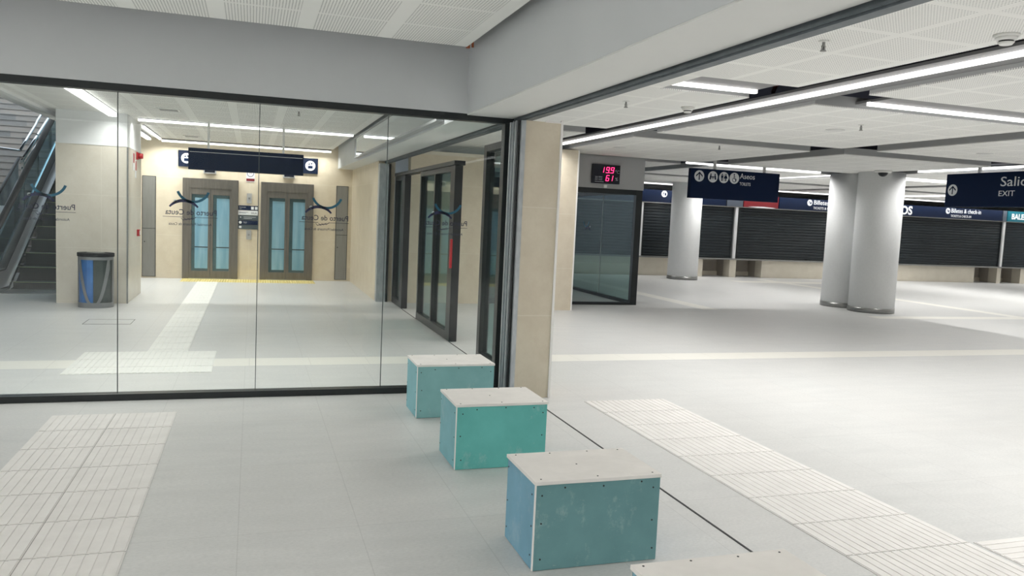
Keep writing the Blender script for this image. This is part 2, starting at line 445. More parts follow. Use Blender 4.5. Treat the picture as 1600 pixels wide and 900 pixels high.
# guide channel on the side of the near pier
ch = thing('shutter_guide_channel', 'tall galvanised steel guide channel beside the beige pier', 'shutter guide', (2.2, 6.7, 0))
MB().box(2.19, 2.224, 6.80, 6.955, 0, 2.428).build('backing_plate', M_white, ch)
MB().box(2.155, 2.19, 6.775, 6.80, 0, 2.428).box(2.18, 2.19, 6.64, 6.80, 0, 2.428).box(2.155, 2.19, 6.70, 6.712, 0, 2.428).box(2.165, 2.19, 6.66, 6.68, 0, 2.428).box(2.155, 2.19, 6.628, 6.64, 0, 2.428).build('channel', M_galv, ch)
MB().box(2.17, 2.224, 6.585, 6.628, 0, 2.428).build('dark_gap', M_screw, ch)  # dark gap beside the channel painted as a solid black strip
MB().box(2.185, 2.224, 6.552, 6.585, 0, 2.428).build('edge_strip', M_galv, ch)
sb_ = MB()
for z in (0.35, 0.95, 1.55, 2.15): sb_.cyl(0, 0, 0, 0.006, 0.008, 8, M=face_left(2.18, 6.74, z))
sb_.split('bolt', M_screw, ch)
jm = thing('door_jamb_post', 'grey metal jamb post at the far end of the lobby door opening', 'door post', (2.15, 14.05, 0))
MB().box(2.10, 2.26, 13.98, 14.148, 0, 2.42).split('post', M_galv, jm)
MB().box(2.26, 2.30, 13.98, 14.148, 0, 2.42).build('seal', M_screw, jm)

# ------------------------------------------------------------------ glass wall (window_1)
w1 = sroot('window_1', (0, 6.92, 0))
fr = MB()
fr.box(-5.2, 2.222, 6.87, 6.97, 0, 0.052).box(-5.2, 2.222, 6.87, 6.97, 2.425, 2.481)
fr.box(2.135, 2.222, 6.87, 6.97, 0.052, 2.425)
fr.build('window_frame', M_black, w1, bevel=0.002)
edges = [-5.2, -4.15, -3.10, -2.05, -1.00, 0.05, 1.10, 2.135]
for a, b in zip(edges, edges[1:]):
    B(a+0.003, b-0.003, 6.914, 6.926, 0.052, 2.425).build('pane', M_glass, w1)
sj = MB()
for x in edges[1:-1]: sj.box(x-0.003, x+0.003, 6.913, 6.927, 0.052, 2.425)
sj.build('joint_seal', M_seal, w1)
panes = [c for c in w1.children if c.name.startswith('pane')]

def emblem(xc, pane, y=6.9285, zoff=0.0, s=1.0, par=None):
    """port authority emblem, readable from the far side"""
    M = face_far(xc, y, zoff)
    def mk(b, n, m, l): return b.build(n, m, pane, label=l)
    mk(MB().ring(0.113*s, 0.133*s, 200, 340, 0, .001, M, 28, -0.02*s, 1.725), 'decal_arc', M_teal, 'teal upturned arc printed on the glass')
    mk(MB().ring(0.122*s, 0.147*s, 38, 142, 0, .001, M, 24, 0.05*s, 1.475, lambda t_: 0.55+0.45*math.sin(math.pi*t_)), 'decal_arch', M_blue, 'dark blue arch printed on the glass')
    mk(MB().cyl(0.112*s, 1.603, 0, .001, 0.0135*s, 18, M=M), 'decal_dot', M_dot, 'pale dot at the end of the blue arch')
    tx = MB()
    tx.text('Puerto de Ceuta', 0.062*s, M @ Matrix.Translation((-0.008, 1.497, 0.0005)), 0.0005, 'CENTER', 0.0006, 0.93)
    tx.box(-0.205*s, -0.04*s, 1.476, 1.4795, 0, .001, M).box(0.05*s, 0.205*s, 1.476, 1.4795, 0, .001, M)
    for k in range(4):        # clasped hands: short crossing strokes
        x0 = -0.045*s + k*0.024*s
        tx.prism([(x0, 1.478-0.006*k), (x0+0.03, 1.458-0.003*k), (x0+0.033, 1.462-0.003*k), (x0+0.004, 1.482-0.006*k)], 0, .001, M)
        tx.prism([(x0+0.028, 1.459-0.003*k), (x0+0.045, 1.468), (x0+0.043, 1.472), (x0+0.028, 1.4635-0.003*k)], 0, .001, M)
    tx.text('Autoridad Portuaria de Ceuta', 0.031*s, M @ Matrix.Translation((0.0, 1.412, 0.0005)), 0.0005, 'CENTER', 0.0002, 0.86)
    mk(tx, 'decal_lettering', M_ink, 'dark lettering PUERTO DE CEUTA on the glass, mirrored from this side')
for xc, pi in ((-1.50, 3), (-0.47, 4), (0.585, 5), (1.635, 6)):
    emblem(xc, panes[pi])

# ------------------------------------------------------------------ grooves and tactile paving
struct('trim_11', MB().box(2.374, 2.386, -7, 6.558, 0.0, 0.003).box(2.374, 2.386, 7.06, 8.0, 0, 0.003), M_groove)

def ribbed(name, label, x0, x1, y0, y1, nrx, m, pitch=0.42, axis='Y', group=None, oy=None):
    """tiles with raised bars running along axis"""
    g = thing(name, label, 'tactile paving', ((x0+x1)/2, (y0+y1)/2, 0), group)
    B(x0, x1, y0, y1, 0.0, 0.004).build('base_tile', m, g)
    rb = MB(); jb = MB()
    if axis == 'Y':
        w = (x1-x0)/nrx
        cuts = []; y = (y1 if oy is None else oy)
        while y > y0 + 0.01: cuts.append(y); y -= pitch
        cuts.append(y0)
        for k in range(nrx):
            a = x0 + w*(k+0.14); b = x0 + w*(k+0.86)
            for c1, c0 in zip(cuts, cuts[1:]):
                rb.box(a, b, c0+0.006, c1-0.006, 0.004, 0.0068)
        for c in cuts[1:-1]: jb.box(x0, x1, c-0.0022, c+0.0022, 0.004, 0.0046)
    else:
        w = (y1-y0)/nrx
        cuts = []; x = x0
        while x < x1 - 0.01: cuts.append(x); x += pitch
        cuts.append(x1)
        for k in range(nrx):
            a = y0 + w*(k+0.14); b = y0 + w*(k+0.86)
            for c0, c1 in zip(cuts, cuts[1:]):
                rb.box(c0+0.006, c1-0.006, a, b, 0.004, 0.0068)
        for c in cuts[1:-1]: jb.box(c-0.0022, c+0.0022, y0, y1, 0.004, 0.0046)
    if x1-x0 > 0.6 and axis == 'Y' and name == 'tactile_paving' and nrx % 2 == 0 and m is M_tactile and x0 < 0:
        xm = (x0+x1)/2; jb.box(xm-0.002, xm+0.002, y0, y1, 0.004, 0.0046)
    rb.build('ribs', m, g); jb.split('joint', M_tjoint, g)
    return g
ribbed('tactile_paving', 'ribbed pale paving strip on the floor at the left, in front of the glass wall', -1.36, -0.52, -1.0, 6.43, 16, M_tactile, 0.43, oy=6.43-0.0)
ribbed('tactile_paving', 'ribbed paving strip with bars running from the near pier to the lower right corner', 2.82, 3.61, -1.0, 6.36, 15, M_tactile, 0.41, oy=6.36)
ribbed('tactile_paving', 'short ribbed paving branch at the right edge of the picture', 3.64, 8.0, 2.25, 3.08, 15, M_tactile, 0.41, axis='X')
ribbed('tactile_paving', 'narrow ribbed paving path leading up to the lift doors', -1.03, -0.63, 9.09, 17.2, 7, M_tactile_far, 0.42)
ribbed('tactile_paving', 'wide ribbed paving landing crossed by the white band behind the glass', -1.62, -0.34, 7.95, 9.09, 24, M_tactile_far, 0.42)
g = thing('tactile_paving', 'yellow warning strip on the floor along the two lift doors', 'tactile paving', (0, 17.6, 0))
B(-1.36, 1.30, 17.22, 17.90, 0, 0.004).build('base_tile', M_yellow, g)
st_ = MB()
for i in range(54):
    for j in range(13): st_.cyl(-1.335+i*0.0494, 17.25+j*0.0517, 0.004, 0.008, 0.012, 6)
o = st_.build('studs', M_yellow, g); o['kind'] = 'stuff'
hh = MB()
for a in ((-2.02, -1.46, 11.155, 11.165), (-2.02, -1.46, 11.60, 11.604), (-2.02, -2.014, 11.155, 11.6), (-1.466, -1.46, 11.155, 11.6)): hh.box(*a, 0, 0.002)
tag(hh.build('floor_hatch', M_groove), 'thin rectangular hatch outline set in the floor in front of the bin', 'floor hatch')

# ------------------------------------------------------------------ plasterboard boxes
def pb_box(x0, x1, y0, y1, h, label, cf, cs, seed, jit=0.0):
    r = random.Random(seed)
    g = thing('plasterboard_box', label, 'box', ((x0+x1)/2, (y0+y1)/2, 0), 'plasterboard boxes in a row on the floor')
    tcore = 0.0125; ht = h-0.017
    front = MB().box(x0+0.004, x1, y0, y0+tcore, 0.002, ht)
    M_f = board('board_face_%d' % seed, cf, 0.75, seed*3.1); M_s = board('board_side_%d' % seed, cs, 0.5, seed*5.3)
    fp = front.build('front_board', M_f, g, bevel=0.0015)
    B(x0+0.004, x1, y1-tcore, y1, 0.002, ht).build('back_board', M_f, g, bevel=0.0015)
    lp = B(x0, x0+tcore, y0+tcore+0.0005, y1-tcore-0.0005, 0.002, ht).build('left_board', M_s, g, bevel=0.0015)
    B(x1-tcore, x1, y0+tcore+0.0005, y1-tcore-0.0005, 0.002, ht).build('right_board', M_s, g, bevel=0.0015)
    # raw gypsum edge where the front board's end shows at the corner
    B(x0-0.001, x0+0.0038, y0-0.0012, y0+tcore, 0.002, ht).build('gypsum_edge', M_core, g)
    pts = [(x0-0.006, y0-0.009), (x0+0.25*(x1-x0), y0-0.006), (x0+0.55*(x1-x0), y0-0.008), (x1+0.005, y0-0.004), (x1+0.003, y1+0.004), (x0-0.004, y1+0.003)]
    tp = MB().prism(pts, ht+0.0005, h+0.0005).build('top_board', M_top, g, bevel=0.0015, label='off-white top board')
    W = x1-x0
    def scr(b, M, pts):
        for u, v in pts: b.cyl(u+r.uniform(-.006, .006), v+r.uniform(-.006, .006), 0, 0.0018, 0.0042, 10, M=M)
    b = MB(); scr(b, face_back(x0, y0-0.0002, 0), [(0.035, ht-0.05), (0.035, ht*0.55), (0.035, 0.06), (W-0.03, ht-0.05), (W-0.03, ht*0.5), (W-0.03, 0.06), (W*.22, ht-0.018), (W*.53, ht-0.018), (W*.84, ht-0.018)])
    b.split('screw', M_screw, fp)
    b = MB(); scr(b, face_left(x0-0.0002, y1, 0), [(0.03, ht-0.04), (0.03, ht*.5), (0.03, 0.06), (y1-y0-0.04, ht-0.05), (y1-y0-0.04, ht*.5), (y1-y0-0.04, 0.06)])
    b.split('screw', M_screw, lp)
    b = MB(); scr(b, Matrix.Translation((x0, y0, h+0.0003)), [(0.03, 0.02), (W*.5, 0.02), (W-.03, 0.02), (0.03, y1-y0-0.02), (W*.35, y1-y0-.02), (W*.66, y1-y0-0.02), (W*.94, y1-y0-0.02), (W*.45, (y1-y0)*.5)])
    b.split('screw', M_screw, tp)
    return g
pb_box(1.240, 1.862, 6.00, 6.42, 0.425, 'pale green plasterboard box, farthest of the row, against the glass wall', (0.22, 0.43, 0.44), (0.25, 0.49, 0.54), 1)
pb_box(1.232, 1.835, 4.72, 5.16, 0.42, 'bright sea-green plasterboard box, second from the glass wall', (0.135, 0.47, 0.44), (0.22, 0.45, 0.50), 2)
pb_box(1.232, 1.860, 3.26, 3.68, 0.42, 'dark scuffed blue-green plasterboard box with a light blue left side', (0.14, 0.285, 0.30), (0.19, 0.38, 0.50), 3)
pb_box(1.262, 1.885, 1.97, 2.37, 0.425, 'nearest plasterboard box, cut off by the bottom edge with only its white top showing', (0.15, 0.30, 0.30), (0.22, 0.42, 0.52), 4)

# ------------------------------------------------------------------ hall ceiling: trays with upstands, gaps between
ZC = 2.82
xs = [(5.2, 8.25), (8.9, 11.95), (12.6, 15.7), (16.35, 19.4), (20.05, 23.1), (23.8, 26.9), (27.5, 30)]
ys = [(-5.1, -1.9), (-1.2, 1.98), (2.7, 5.88), (6.6, 9.8), (10.5, 13.75), (14.45, 17.65), (18.35, 21.55), (22.25, 25.4)]
def tray(x0, x1, y0, y1):
    struct('ceiling_panel', B(x0, x1, y0, y1, ZC, ZC+0.012), M_ceil)
    e = MB()
    e.box(x0+.001, x0+0.012, y0+.001, y1-.001, ZC+0.0125, ZC+0.115).box(x1-0.012, x1-.001, y0+.001, y1-.001, ZC+0.0125, ZC+0.115)
    e.box(x0+0.012, x1-0.012, y0+.001, y0+0.012, ZC+0.0125, ZC+0.115).box(x0+0.012, x1-0.012, y1-0.012, y1-.001, ZC+0.0125, ZC+0.115)
    struct('ceiling_panel_edge', e, M_fascia)
for (a, b) in xs:
    for (c, d) in ys: tray(a, b, c, d)
# first row beside the rail: one long board with a recess cut in at each gap
struct('ceiling_panel', B(2.33, 3.5, -5.1, 12.9, ZC, ZC+0.012), M_ceil)
for (c, d) in ys[:4]: 
    struct('ceiling_panel', B(3.5, 4.45, c, d, ZC, ZC+0.012), M_ceil)
    e = MB().box(3.5, 4.449, c+.001, c+.012, ZC+.0125, ZC+.115).box(4.438, 4.449, c+.012, d-.001, ZC+.0125, ZC+.115)
    struct('ceiling_panel_edge', e, M_fascia)
struct('ceiling_panel', B(3.5, 4.45, 10.5, 12.9, ZC, ZC+0.012), M_ceil)
struct('ceiling_panel_edge', MB().box(3.5, 4.449, 10.501, 10.512, ZC+.0125, ZC+.115), M_fascia)
struct('ceiling_panel', B(2.4, 4.45, 12.9, 17.6, ZC, ZC+0.012), M_ceil)

# ------------------------------------------------------------------ linear lamps
def lamp(label, axis, a0, a1, c, z=2.885, lid=None, group='linear lamps in the ceiling gaps', w=0.024, h=0.018, power=1.0, spread=150):
    """axis 'Y': runs along Y at X=c from a0 to a1; axis 'X' likewise"""
    loc = (c, (a0+a1)/2, z) if axis == 'Y' else ((a0+a1)/2, c, z)
    g = thing('linear_lamp', label, 'ceiling lamp', loc, group)
    def bx(u0, u1, l0, l1, z0, z1):
        return B(c+u0, c+u1, l0, l1, z0, z1) if axis == 'Y' else B(l0, l1, c+u0, c+u1, z0, z1)
    bx(-w, w, a0, a1, z-h, z+h).build('diffuser', M_led, g)
    ld = bpy.data.lights.new('light_source', 'AREA'); ld.shape = 'RECTANGLE'
    ld.size = (2*w) if axis == 'Y' else (a1-a0); ld.size_y = (a1-a0) if axis == 'Y' else (2*w)
    ld.energy = LED*power*(a1-a0); ld.spread = math.radians(spread); ld.color = (1.0, 0.985, 0.96)
    lo = bpy.data.objects.new('light_source', ld); C.objects.link(lo); lo.parent = g
    lo.location = (0, 0, -h-0.003)
    if lid:
        u0, u1 = lid
        bx(u0-c, -w-0.001, a0, a1, z+h-0.004, z+h+0.02).build('housing', M_lampbody, g)
        bx(w+0.001, u1-c, a0, a1, z+h-0.004, z+h+0.02).build('housing', M_lampbody, g)
        bx(-w, w, a0, a1, z+h+0.001, z+h+0.02).build('housing', M_lampbody, g)
    else:
        bx(-w, w, a0, a1, z+h+0.001, z+h+0.03).build('housing', M_lampbody, g)
        if group == 'linear lamps in the ceiling gaps':
            for q in (a0+.3, a1-.3): bx(-.005, .005, q-.005, q+.005, z+h+.03, 3.62).build('hanger', M_steel, g)
    return g
lamp('very long lit strip lamp running across the hall ceiling from the top right corner', 'Y', -5.0, 12.90, 4.90, 2.85, lid=(4.74, 5.198))
lamp('short lit strip lamp in the ceiling recess near the rail', 'X', 3.52, 4.40, 6.42, 2.85, lid=(5.90, 6.598))
lamp('strip lamp at the right edge, crossing the hall ceiling beside the long strip', 'X', 5.68, 11.9, 6.42, 2.85, lid=(5.90, 6.598))
lamp('strip lamp behind the toilets sign hangers', 'X', 8.35, 11.62, 14.40, 2.85)
lamp('strip lamp over the exit sign, from the twin columns to the right edge', 'Y', 6.7, 12.60, 12.50, 2.85)
lamp('strip lamp seen left of the columns, running away behind them', 'Y', 14.8, 21.5, 12.50, 2.87)
lamp('strip lamp seen just right of the columns above the far counter', 'X', 12.85, 19.3, 14.40, 2.87)
lamp('distant strip lamp over the counters, left of the twin columns', 'X', 8.5, 19.3, 21.72, 2.80, power=0.45)
lamp('distant strip lamp over the counters at the right', 'X', 20.1, 29.0, 21.72, 2.80, power=0.45)
lamp('distant strip lamp running away above the right-hand counters', 'Y', 8.5, 13.9, 20.0, 2.87)
lamp('distant strip lamp running across the ceiling at the right, above the exit sign', 'X', 20.1, 27.3, 14.40, 2.87)
lamp('distant strip lamp running towards the far counters at the right', 'Y', 14.7, 21.3, 20.0, 2.87, power=1.6)
lamp('strip lamp across the near part of the hall, outside the picture', 'X', 5.68, 11.9, -1.5, 2.885)
lamp('strip lamp far along the right wall of the hall', 'Y', -1.0, 21.5, 27.45, 2.87)
lamp('strip lamp in the near part of the hall at the right', 'Y', -1.0, 5.8, 12.55, 2.85)
lamp('strip lamp in the near part of the hall at the far right', 'Y', -1.0, 6.0, 20.0, 2.87)
# lobby
lamp('strip lamp across the lobby ceiling that carries the hanging sign', 'X', -1.72, 1.62, 13.9, 2.85, power=0.8, group='linear lamps in the lift lobby')
lamp('strip lamp along the wall above the lift doors', 'X', -1.75, 1.60, 17.70, 2.81, power=0.8, group='linear lamps in the lift lobby')
lamp('thick strip lamp above the white top of the beige block', 'Y', 10.2, 13.25, -1.98, 2.84, power=0.8, group='linear lamps in the lift lobby', w=0.05, h=0.03)
lamp('strip lamp between the beige block and the lift wall', 'Y', 15.1, 17.6, -1.98, 2.82, power=0.8, group='linear lamps in the lift lobby', w=0.04)
lamp('thin strip lamp beside the one between block and lift wall', 'Y', 15.0, 17.7, -1.78, 2.84, power=0.8, group='linear lamps in the lift lobby', w=0.018)
lamp('strip lamp across the lobby just behind the top of the glass wall', 'X', -2.6, 1.5, 7.75, 2.85, power=1.1, group='linear lamps in the lift lobby')
# behind the camera in the front bay
lamp('thin strip lamp across the front bay, behind the camera', 'X', -3.5, 1.2, -1.9, 2.93, power=2.2, group='linear lamps of the front bay', w=0.015, h=0.01)
for x_, l_ in ((-5.6, 'unseen fill lamp added along the left of the front bay'), (-7.6, 'unseen fill lamp added along the far left wall of the front bay')):  # fill lamps added out of view to brighten the front bay
    lamp(l_, 'Y', -6.0, 5.5, x_, 2.915, power=1.35, group='linear lamps of the front bay')

# red pipes and ducts in the ceiling gap
for i, (a, b) in enumerate((((4.3, 5.9, 2.98), (5.0, 7.0, 2.98)), ((4.35, 8.4, 3.0), (4.9, 9.4, 3.0)), ((4.40, 5.95, 3.151), (4.60, 6.5, 3.151)), ((4.40, 3.2, 3.0), (4.95, 4.0, 3.0)))):
    tag(MB().tube([a, b], 0.022).build('sprinkler_pipe', M_pipe),
        ['dark red pipe crossing the ceiling gap beside the short strip lamp', 'dark red pipe in the ceiling gap left of the toilets sign', 'dark red pipe just behind the end of the short strip lamp', 'dark red pipe in the ceiling gap behind the round smoke detector'][i], 'pipe', 'red pipes in the ceiling gap')
tag(MB().tube([(4.6, -4, 3.08), (4.6, 12.8, 3.08)], 0.05).build('duct', M_dark), 'dark cable duct inside the long ceiling gap', 'duct')

# ------------------------------------------------------------------ ceiling devices
def smoke(x, y, label):
    g = thing('smoke_detector', label, 'smoke detector', (x, y, ZC), 'smoke detectors')
    MB().cyl(x, y, ZC-0.016, ZC, 0.072, 32).build('base', M_whiteplastic, g)
    b = MB().cyl(x, y, ZC-0.036, ZC-0.016, 0.05, 32, 0.062).cyl(x, y, ZC-0.060, ZC-0.045, 0.034, 32, 0.046)
    b.build('cap', M_whiteplastic, g)
    v = MB().cyl(x, y, ZC-0.045, ZC-0.036, 0.040, 24)
    v.build('vent', M_screw, g)
smoke(4.28, 3.74, 'round white smoke detector at the top right, above the long strip lamp')
smoke(4.30, 7.46, 'round white smoke detector left of the short strip lamp')
def sprinkler(x, y, z, label):
    g = thing('sprinkler', label, 'sprinkler', (x, y, z), 'ceiling sprinklers')
    MB().cyl(x, y, z-0.008, z, 0.034, 24).build('rosette', M_whiteplastic, g)
    b = MB().cyl(x, y, z-0.035, z-0.008, 0.010, 12)
    b.box(x-0.014, x-0.010, y-0.003, y+0.003, z-0.06, z-0.03).box(x+0.010, x+0.014, y-0.003, y+0.003, z-0.06, z-0.03)
    b.box(x-0.014, x+0.014, y-0.004, y+0.004, z-0.036, z-0.030)
    b.cyl(x, y, z-0.066, z-0.060, 0.020, 16)
    b.build('nozzle', M_steel, g)
    MB().cyl(x, y, z-0.06, z-0.036, 0.004, 8).build('bulb', M_screw, g)
sprinkler(3.49, 4.39, ZC, 'sprinkler head nearest the camera, on the panel beside the rail')
sprinkler(3.59, 7.46, ZC, 'sprinkler head left of the smoke detector, beside the rail')
sprinkler(6.56, 7.50, ZC, 'sprinkler head in the middle of the large panel before the twin columns')
sprinkler(6.71, 10.63, ZC, 'sprinkler head above the toilets sign')
sprinkler(0.58, 11.2, 2.88, 'small sprinkler head on the lobby ceiling seen through the glass')
sprinkler(15.3, 21.0, ZC, 'tiny far sprinkler head above the ticket header')
def disc(x, y, label):
    tag(MB().cyl(x, y, ZC-0.006, ZC, 0.11, 36).cyl(x, y, ZC-0.009, ZC-0.006, 0.085, 36).build('ceiling_speaker', M_soffit), label, 'speaker', 'flush ceiling speakers')
disc(6.67, 8.06, 'flush round speaker in the panel left of the middle sprinkler')
disc(10.05, 8.95, 'flush round speaker in the ceiling above the exit sign')
disc(5.75, 12.1, 'flush round speaker in the ceiling right above the wall clock display')
g = thing('dome_camera', 'white dome camera with dark lens under the ceiling before the twin columns', 'security camera', (11.65, 12.75, ZC))
cxd, cyd = 11.65, 12.62
MB().cyl(cxd, cyd, ZC-0.04, ZC, 0.15, 32, 0.16).build('housing', M_whiteplastic, g)
b = MB()
for k in range(5):
    a0 = math.radians(18*k); a1 = math.radians(18*(k+1))
    b.cyl(cxd, cyd, ZC-0.041-0.075*math.sin(a1), ZC-0.041-0.075*math.sin(a0), max(0.09*math.cos(a1), .002), 24, 0.09*math.cos(a0))
b.build('lens_dome', M_black, g)
for x, y, l in ((-1.13, 12.3, 'square white ceiling vent in the lobby nearer the glass wall'), (-1.14, 16.9, 'square white ceiling vent in the lobby nearer the lifts')):
    g = thing('ceiling_vent', l, 'vent', (x, y, 2.88), 'square vents in the lobby ceiling')
    fv = MB()
    for a in ((-.15, .15, -.15, -.12), (-.15, .15, .12, .15), (-.15, -.12, -.12, .12), (.12, .15, -.12, .12)): fv.box(x+a[0], x+a[1], y+a[2], y+a[3], 2.868, 2.88)
    fv.build('frame', M_whiteplastic, g)
    gr = MB()
    for k in range(7): gr.box(x-.12, x+.12, y-.11+k*.035, y-.095+k*.035, 2.872, 2.8795)
    gr.build('slats', M_bulk, g)

# ------------------------------------------------------------------ round columns
for x, y, l in ((12.10, 13.13, 'front round grey column of the twin pair'), (12.17, 14.05, 'rear round grey column of the twin pair, half hidden'), (12.10, 20.7, 'single round grey column in front of the shutters, right of the glass vestibule')):
    r_ = 0.44
    g = thing('round_column', l, 'column', (x, y, 0), 'round columns')
    MB().cyl(x, y, 0.10, ZC, r_, 72).build('shaft', M_column, g)
    MB().cyl(x, y, 0.0, 0.10, r_+0.008, 72).build('steel_collar', M_steel, g, label='brushed steel collar')

# ------------------------------------------------------------------ hanging signs
def person_icon(b, M, x, y, s, skirt=False):
    b.cyl(x, y+0.36*s, 0, .002, 0.085*s, 12, M=M)
    if skirt: b.prism([(x-.1*s, y+.25*s), (x+.1*s, y+.25*s), (x+.24*s, y-.1*s), (x-.24*s, y-.1*s)], 0, .002, M)
    else: b.box(x-.13*s, x+.13*s, y-.05*s, y+.25*s, 0, .002, M)
    b.box(x-.09*s, x-.015*s, y-.42*s, y-.05*s, 0, .002, M); b.box(x+.015*s, x+.09*s, y-.42*s, y-.05*s, 0, .002, M)
def arrow_icon(b, M, x, y, s):
    b.box(x-.05*s, x+.05*s, y-.36*s, y+.30*s, 0, .002, M)
    b.prism([(x, y+.38*s), (x+.34*s, y+.06*s), (x+.34*s, y-.08*s), (x, y+.24*s)], 0, .002, M)
    b.prism([(x, y+.38*s), (x, y+.24*s), (x-.34*s, y-.08*s), (x-.34*s, y+.06*s)], 0, .002, M)
def wheel_icon(b, M, x, y, s):
    b.cyl(x-.04*s, y+.33*s, 0, .002, .065*s, 12, M=M)
    b.box(x-.07*s, x-.005*s, y-.06*s, y+.25*s, 0, .002, M)
    b.box(x-.07*s, x+.16*s, y-.08*s, y-.02*s, 0, .002, M); b.box(x-.05*s, x+.12*s, y+.09*s, y+.13*s, 0, .002, M)
    b.box(x+.11*s, x+.17*s, y-.30*s, y-.05*s, 0, .002, M)
    b.ring(.17*s, .22*s, 130, 390, 0, .002, M, 18, x, y-.15*s)
def care_icon(b, M, x, y, s):
    for k in (-1, 1):
        b.cyl(x+k*.22*s, y+.22*s, 0, .002, .07*s, 10, M=M)
        b.prism([(x+k*.30*s, y+.14*s), (x+k*.16*s, y+.14*s), (x+k*.22*s, y-.25*s), (x+k*.36*s, y-.25*s)][::k], 0, .002, M)
        b.prism([(x+k*.18*s, y+.10*s), (x+k*.02*s, y-.04*s), (x+k*.02*s, y-.10*s), (x+k*.18*s, y+.02*s)][::k], 0, .002, M)
    b.cyl(x, y+.0*s, 0, .002, .06*s, 10, M=M); b.ring(.16*s, .20*s, 200, 340, 0, .002, M, 10, x, y+.02*s)

g = thing('hanging_sign', 'dark blue hanging toilets sign with white icons and the words ASEOS TOILETS', 'sign', (9.35, 14.1, 2.14))
pn = MB().box(8.27, 10.35, 14.06, 14.16, 2.14, 2.73).build('panel', M_navy, g, bevel=0.003)
MB().box(8.80, 8.85, 14.08, 14.12, 2.73, 3.62).box(9.97, 10.02, 14.08, 14.12, 2.73, 3.62).split('hanger', M_whiteplastic, g)
M = face_back(8.27, 14.059, 2.14)
dsc = MB(); gl = MB()
for x_, f_ in ((0.19, arrow_icon), (0.50, care_icon), (0.755, None), (1.00, wheel_icon)):
    dsc.cyl(x_, 0.44, 0, .003, 0.112, 32, M=M)
    M2 = M @ Matrix.Translation((0, 0, .003))
    if f_: f_(gl, M2, x_, 0.44, 0.22)
    else:
        person_icon(gl, M2, x_-.042, 0.44, 0.17); person_icon(gl, M2, x_+.042, 0.44, 0.17, True); gl.box(x_-.003, x_+.003, .37, .51, 0, .002, M2)
dsc.split('icon_disc', M_letter, pn); gl.build('pictogram', M_navy, pn)
tx = MB().text('Aseos', 0.155, M @ Matrix.Translation((1.13, 0.44, .001)), .002, sx=0.93).text('TOILETS', 0.09, M @ Matrix.Translation((1.13, 0.305, .001)), .002, sx=0.78)
tx.build('lettering', M_letter, pn)

g = thing('hanging_sign', 'dark blue hanging sign reading SALIDA EXIT, cut by the right edge', 'sign', (12.3, 10.7, 2.15))
pn = MB().box(12.30, 12.40, 9.62, 11.72, 2.15, 2.755).build('panel', M_navy, g, bevel=0.003)
MB().box(12.33, 12.37, 11.04, 11.09, 2.755, 3.62).box(12.33, 12.37, 10.0, 10.05, 2.755, 3.62).split('hanger', M_whiteplastic, g)
M = face_left(12.299, 11.72, 2.15)
dsc = MB().cyl(0.155, 0.31, 0, .003, 0.105, 32, M=M); dsc.split('icon_disc', M_letter, pn)
gl = MB(); arrow_icon(gl, M @ Matrix.Translation((0, 0, .003)), 0.155, 0.31, 0.21); gl.build('pictogram', M_navy, pn)
MB().text('Salida', 0.235, M @ Matrix.Translation((1.13, 0.36, .001)), .002, sx=1.22).text('EXIT', 0.135, M @ Matrix.Translation((1.11, 0.19, .001)), .002, sx=1.15).build('lettering', M_letter, pn)

g = thing('hanging_sign', 'dark blue hanging sign seen from behind the glass in front of the lifts', 'sign', (-0.07, 13.7, 2.13))
pn = MB().box(-0.97, 0.80, 13.7, 13.78, 2.12, 2.46).build('panel', M_navy, g, bevel=0.003)
MB().box(-0.69, -0.655, 13.72, 13.75, 2.46, 2.88).box(0.46, 0.495, 13.72, 13.75, 2.46, 2.88).split('hanger', M_whiteplastic, g)
MB().box(-0.95, 0.78, 13.695, 13.699, 2.395, 2.402).build('panel_seam', M_letter, pn)  # lamp reflection painted as a thin white line across the panel

# illuminated sign case on the beam inside the lobby
g = thing('beam_sign', 'grey-framed dark glass sign case with SALIDA EXIT on the beam behind the glass', 'sign', (1.7, 11.1, 2.5))
fb = MB().box(1.70, 1.775, 14.3, 14.40, 2.50, 2.86).box(1.70, 1.775, 7.75, 14.3, 2.50, 2.525).box(1.70, 1.775, 7.75, 14.3, 2.84, 2.86).box(1.70, 1.775, 7.75, 7.80, 2.525, 2.84)
fb.build('case', M_fascia, g)
pn = B(1.735, 1.775, 7.80, 14.3, 2.525, 2.84).build('panel', mat('sign_slate', (0.03, 0.04, 0.07), 0.25), g)
B(1.712, 1.718, 7.80, 14.3, 2.525, 2.84).build('cover_glass', M_signglass, g)
M = face_left(1.734, 13.6, 2.525)
MB().text('Salida', 0.17, M @ Matrix.Translation((0.1, 0.14, .001)), .002).text('EXIT', 0.10, M @ Matrix.Translation((0.1, 0.02, .001)), .002).text('Salida', 0.17, M @ Matrix.Translation((3.7, 0.14, .001)), .002).text('EXIT', 0.10, M @ Matrix.Translation((3.85, 0.02, .001)), .002).build('lettering', M_letter, pn)

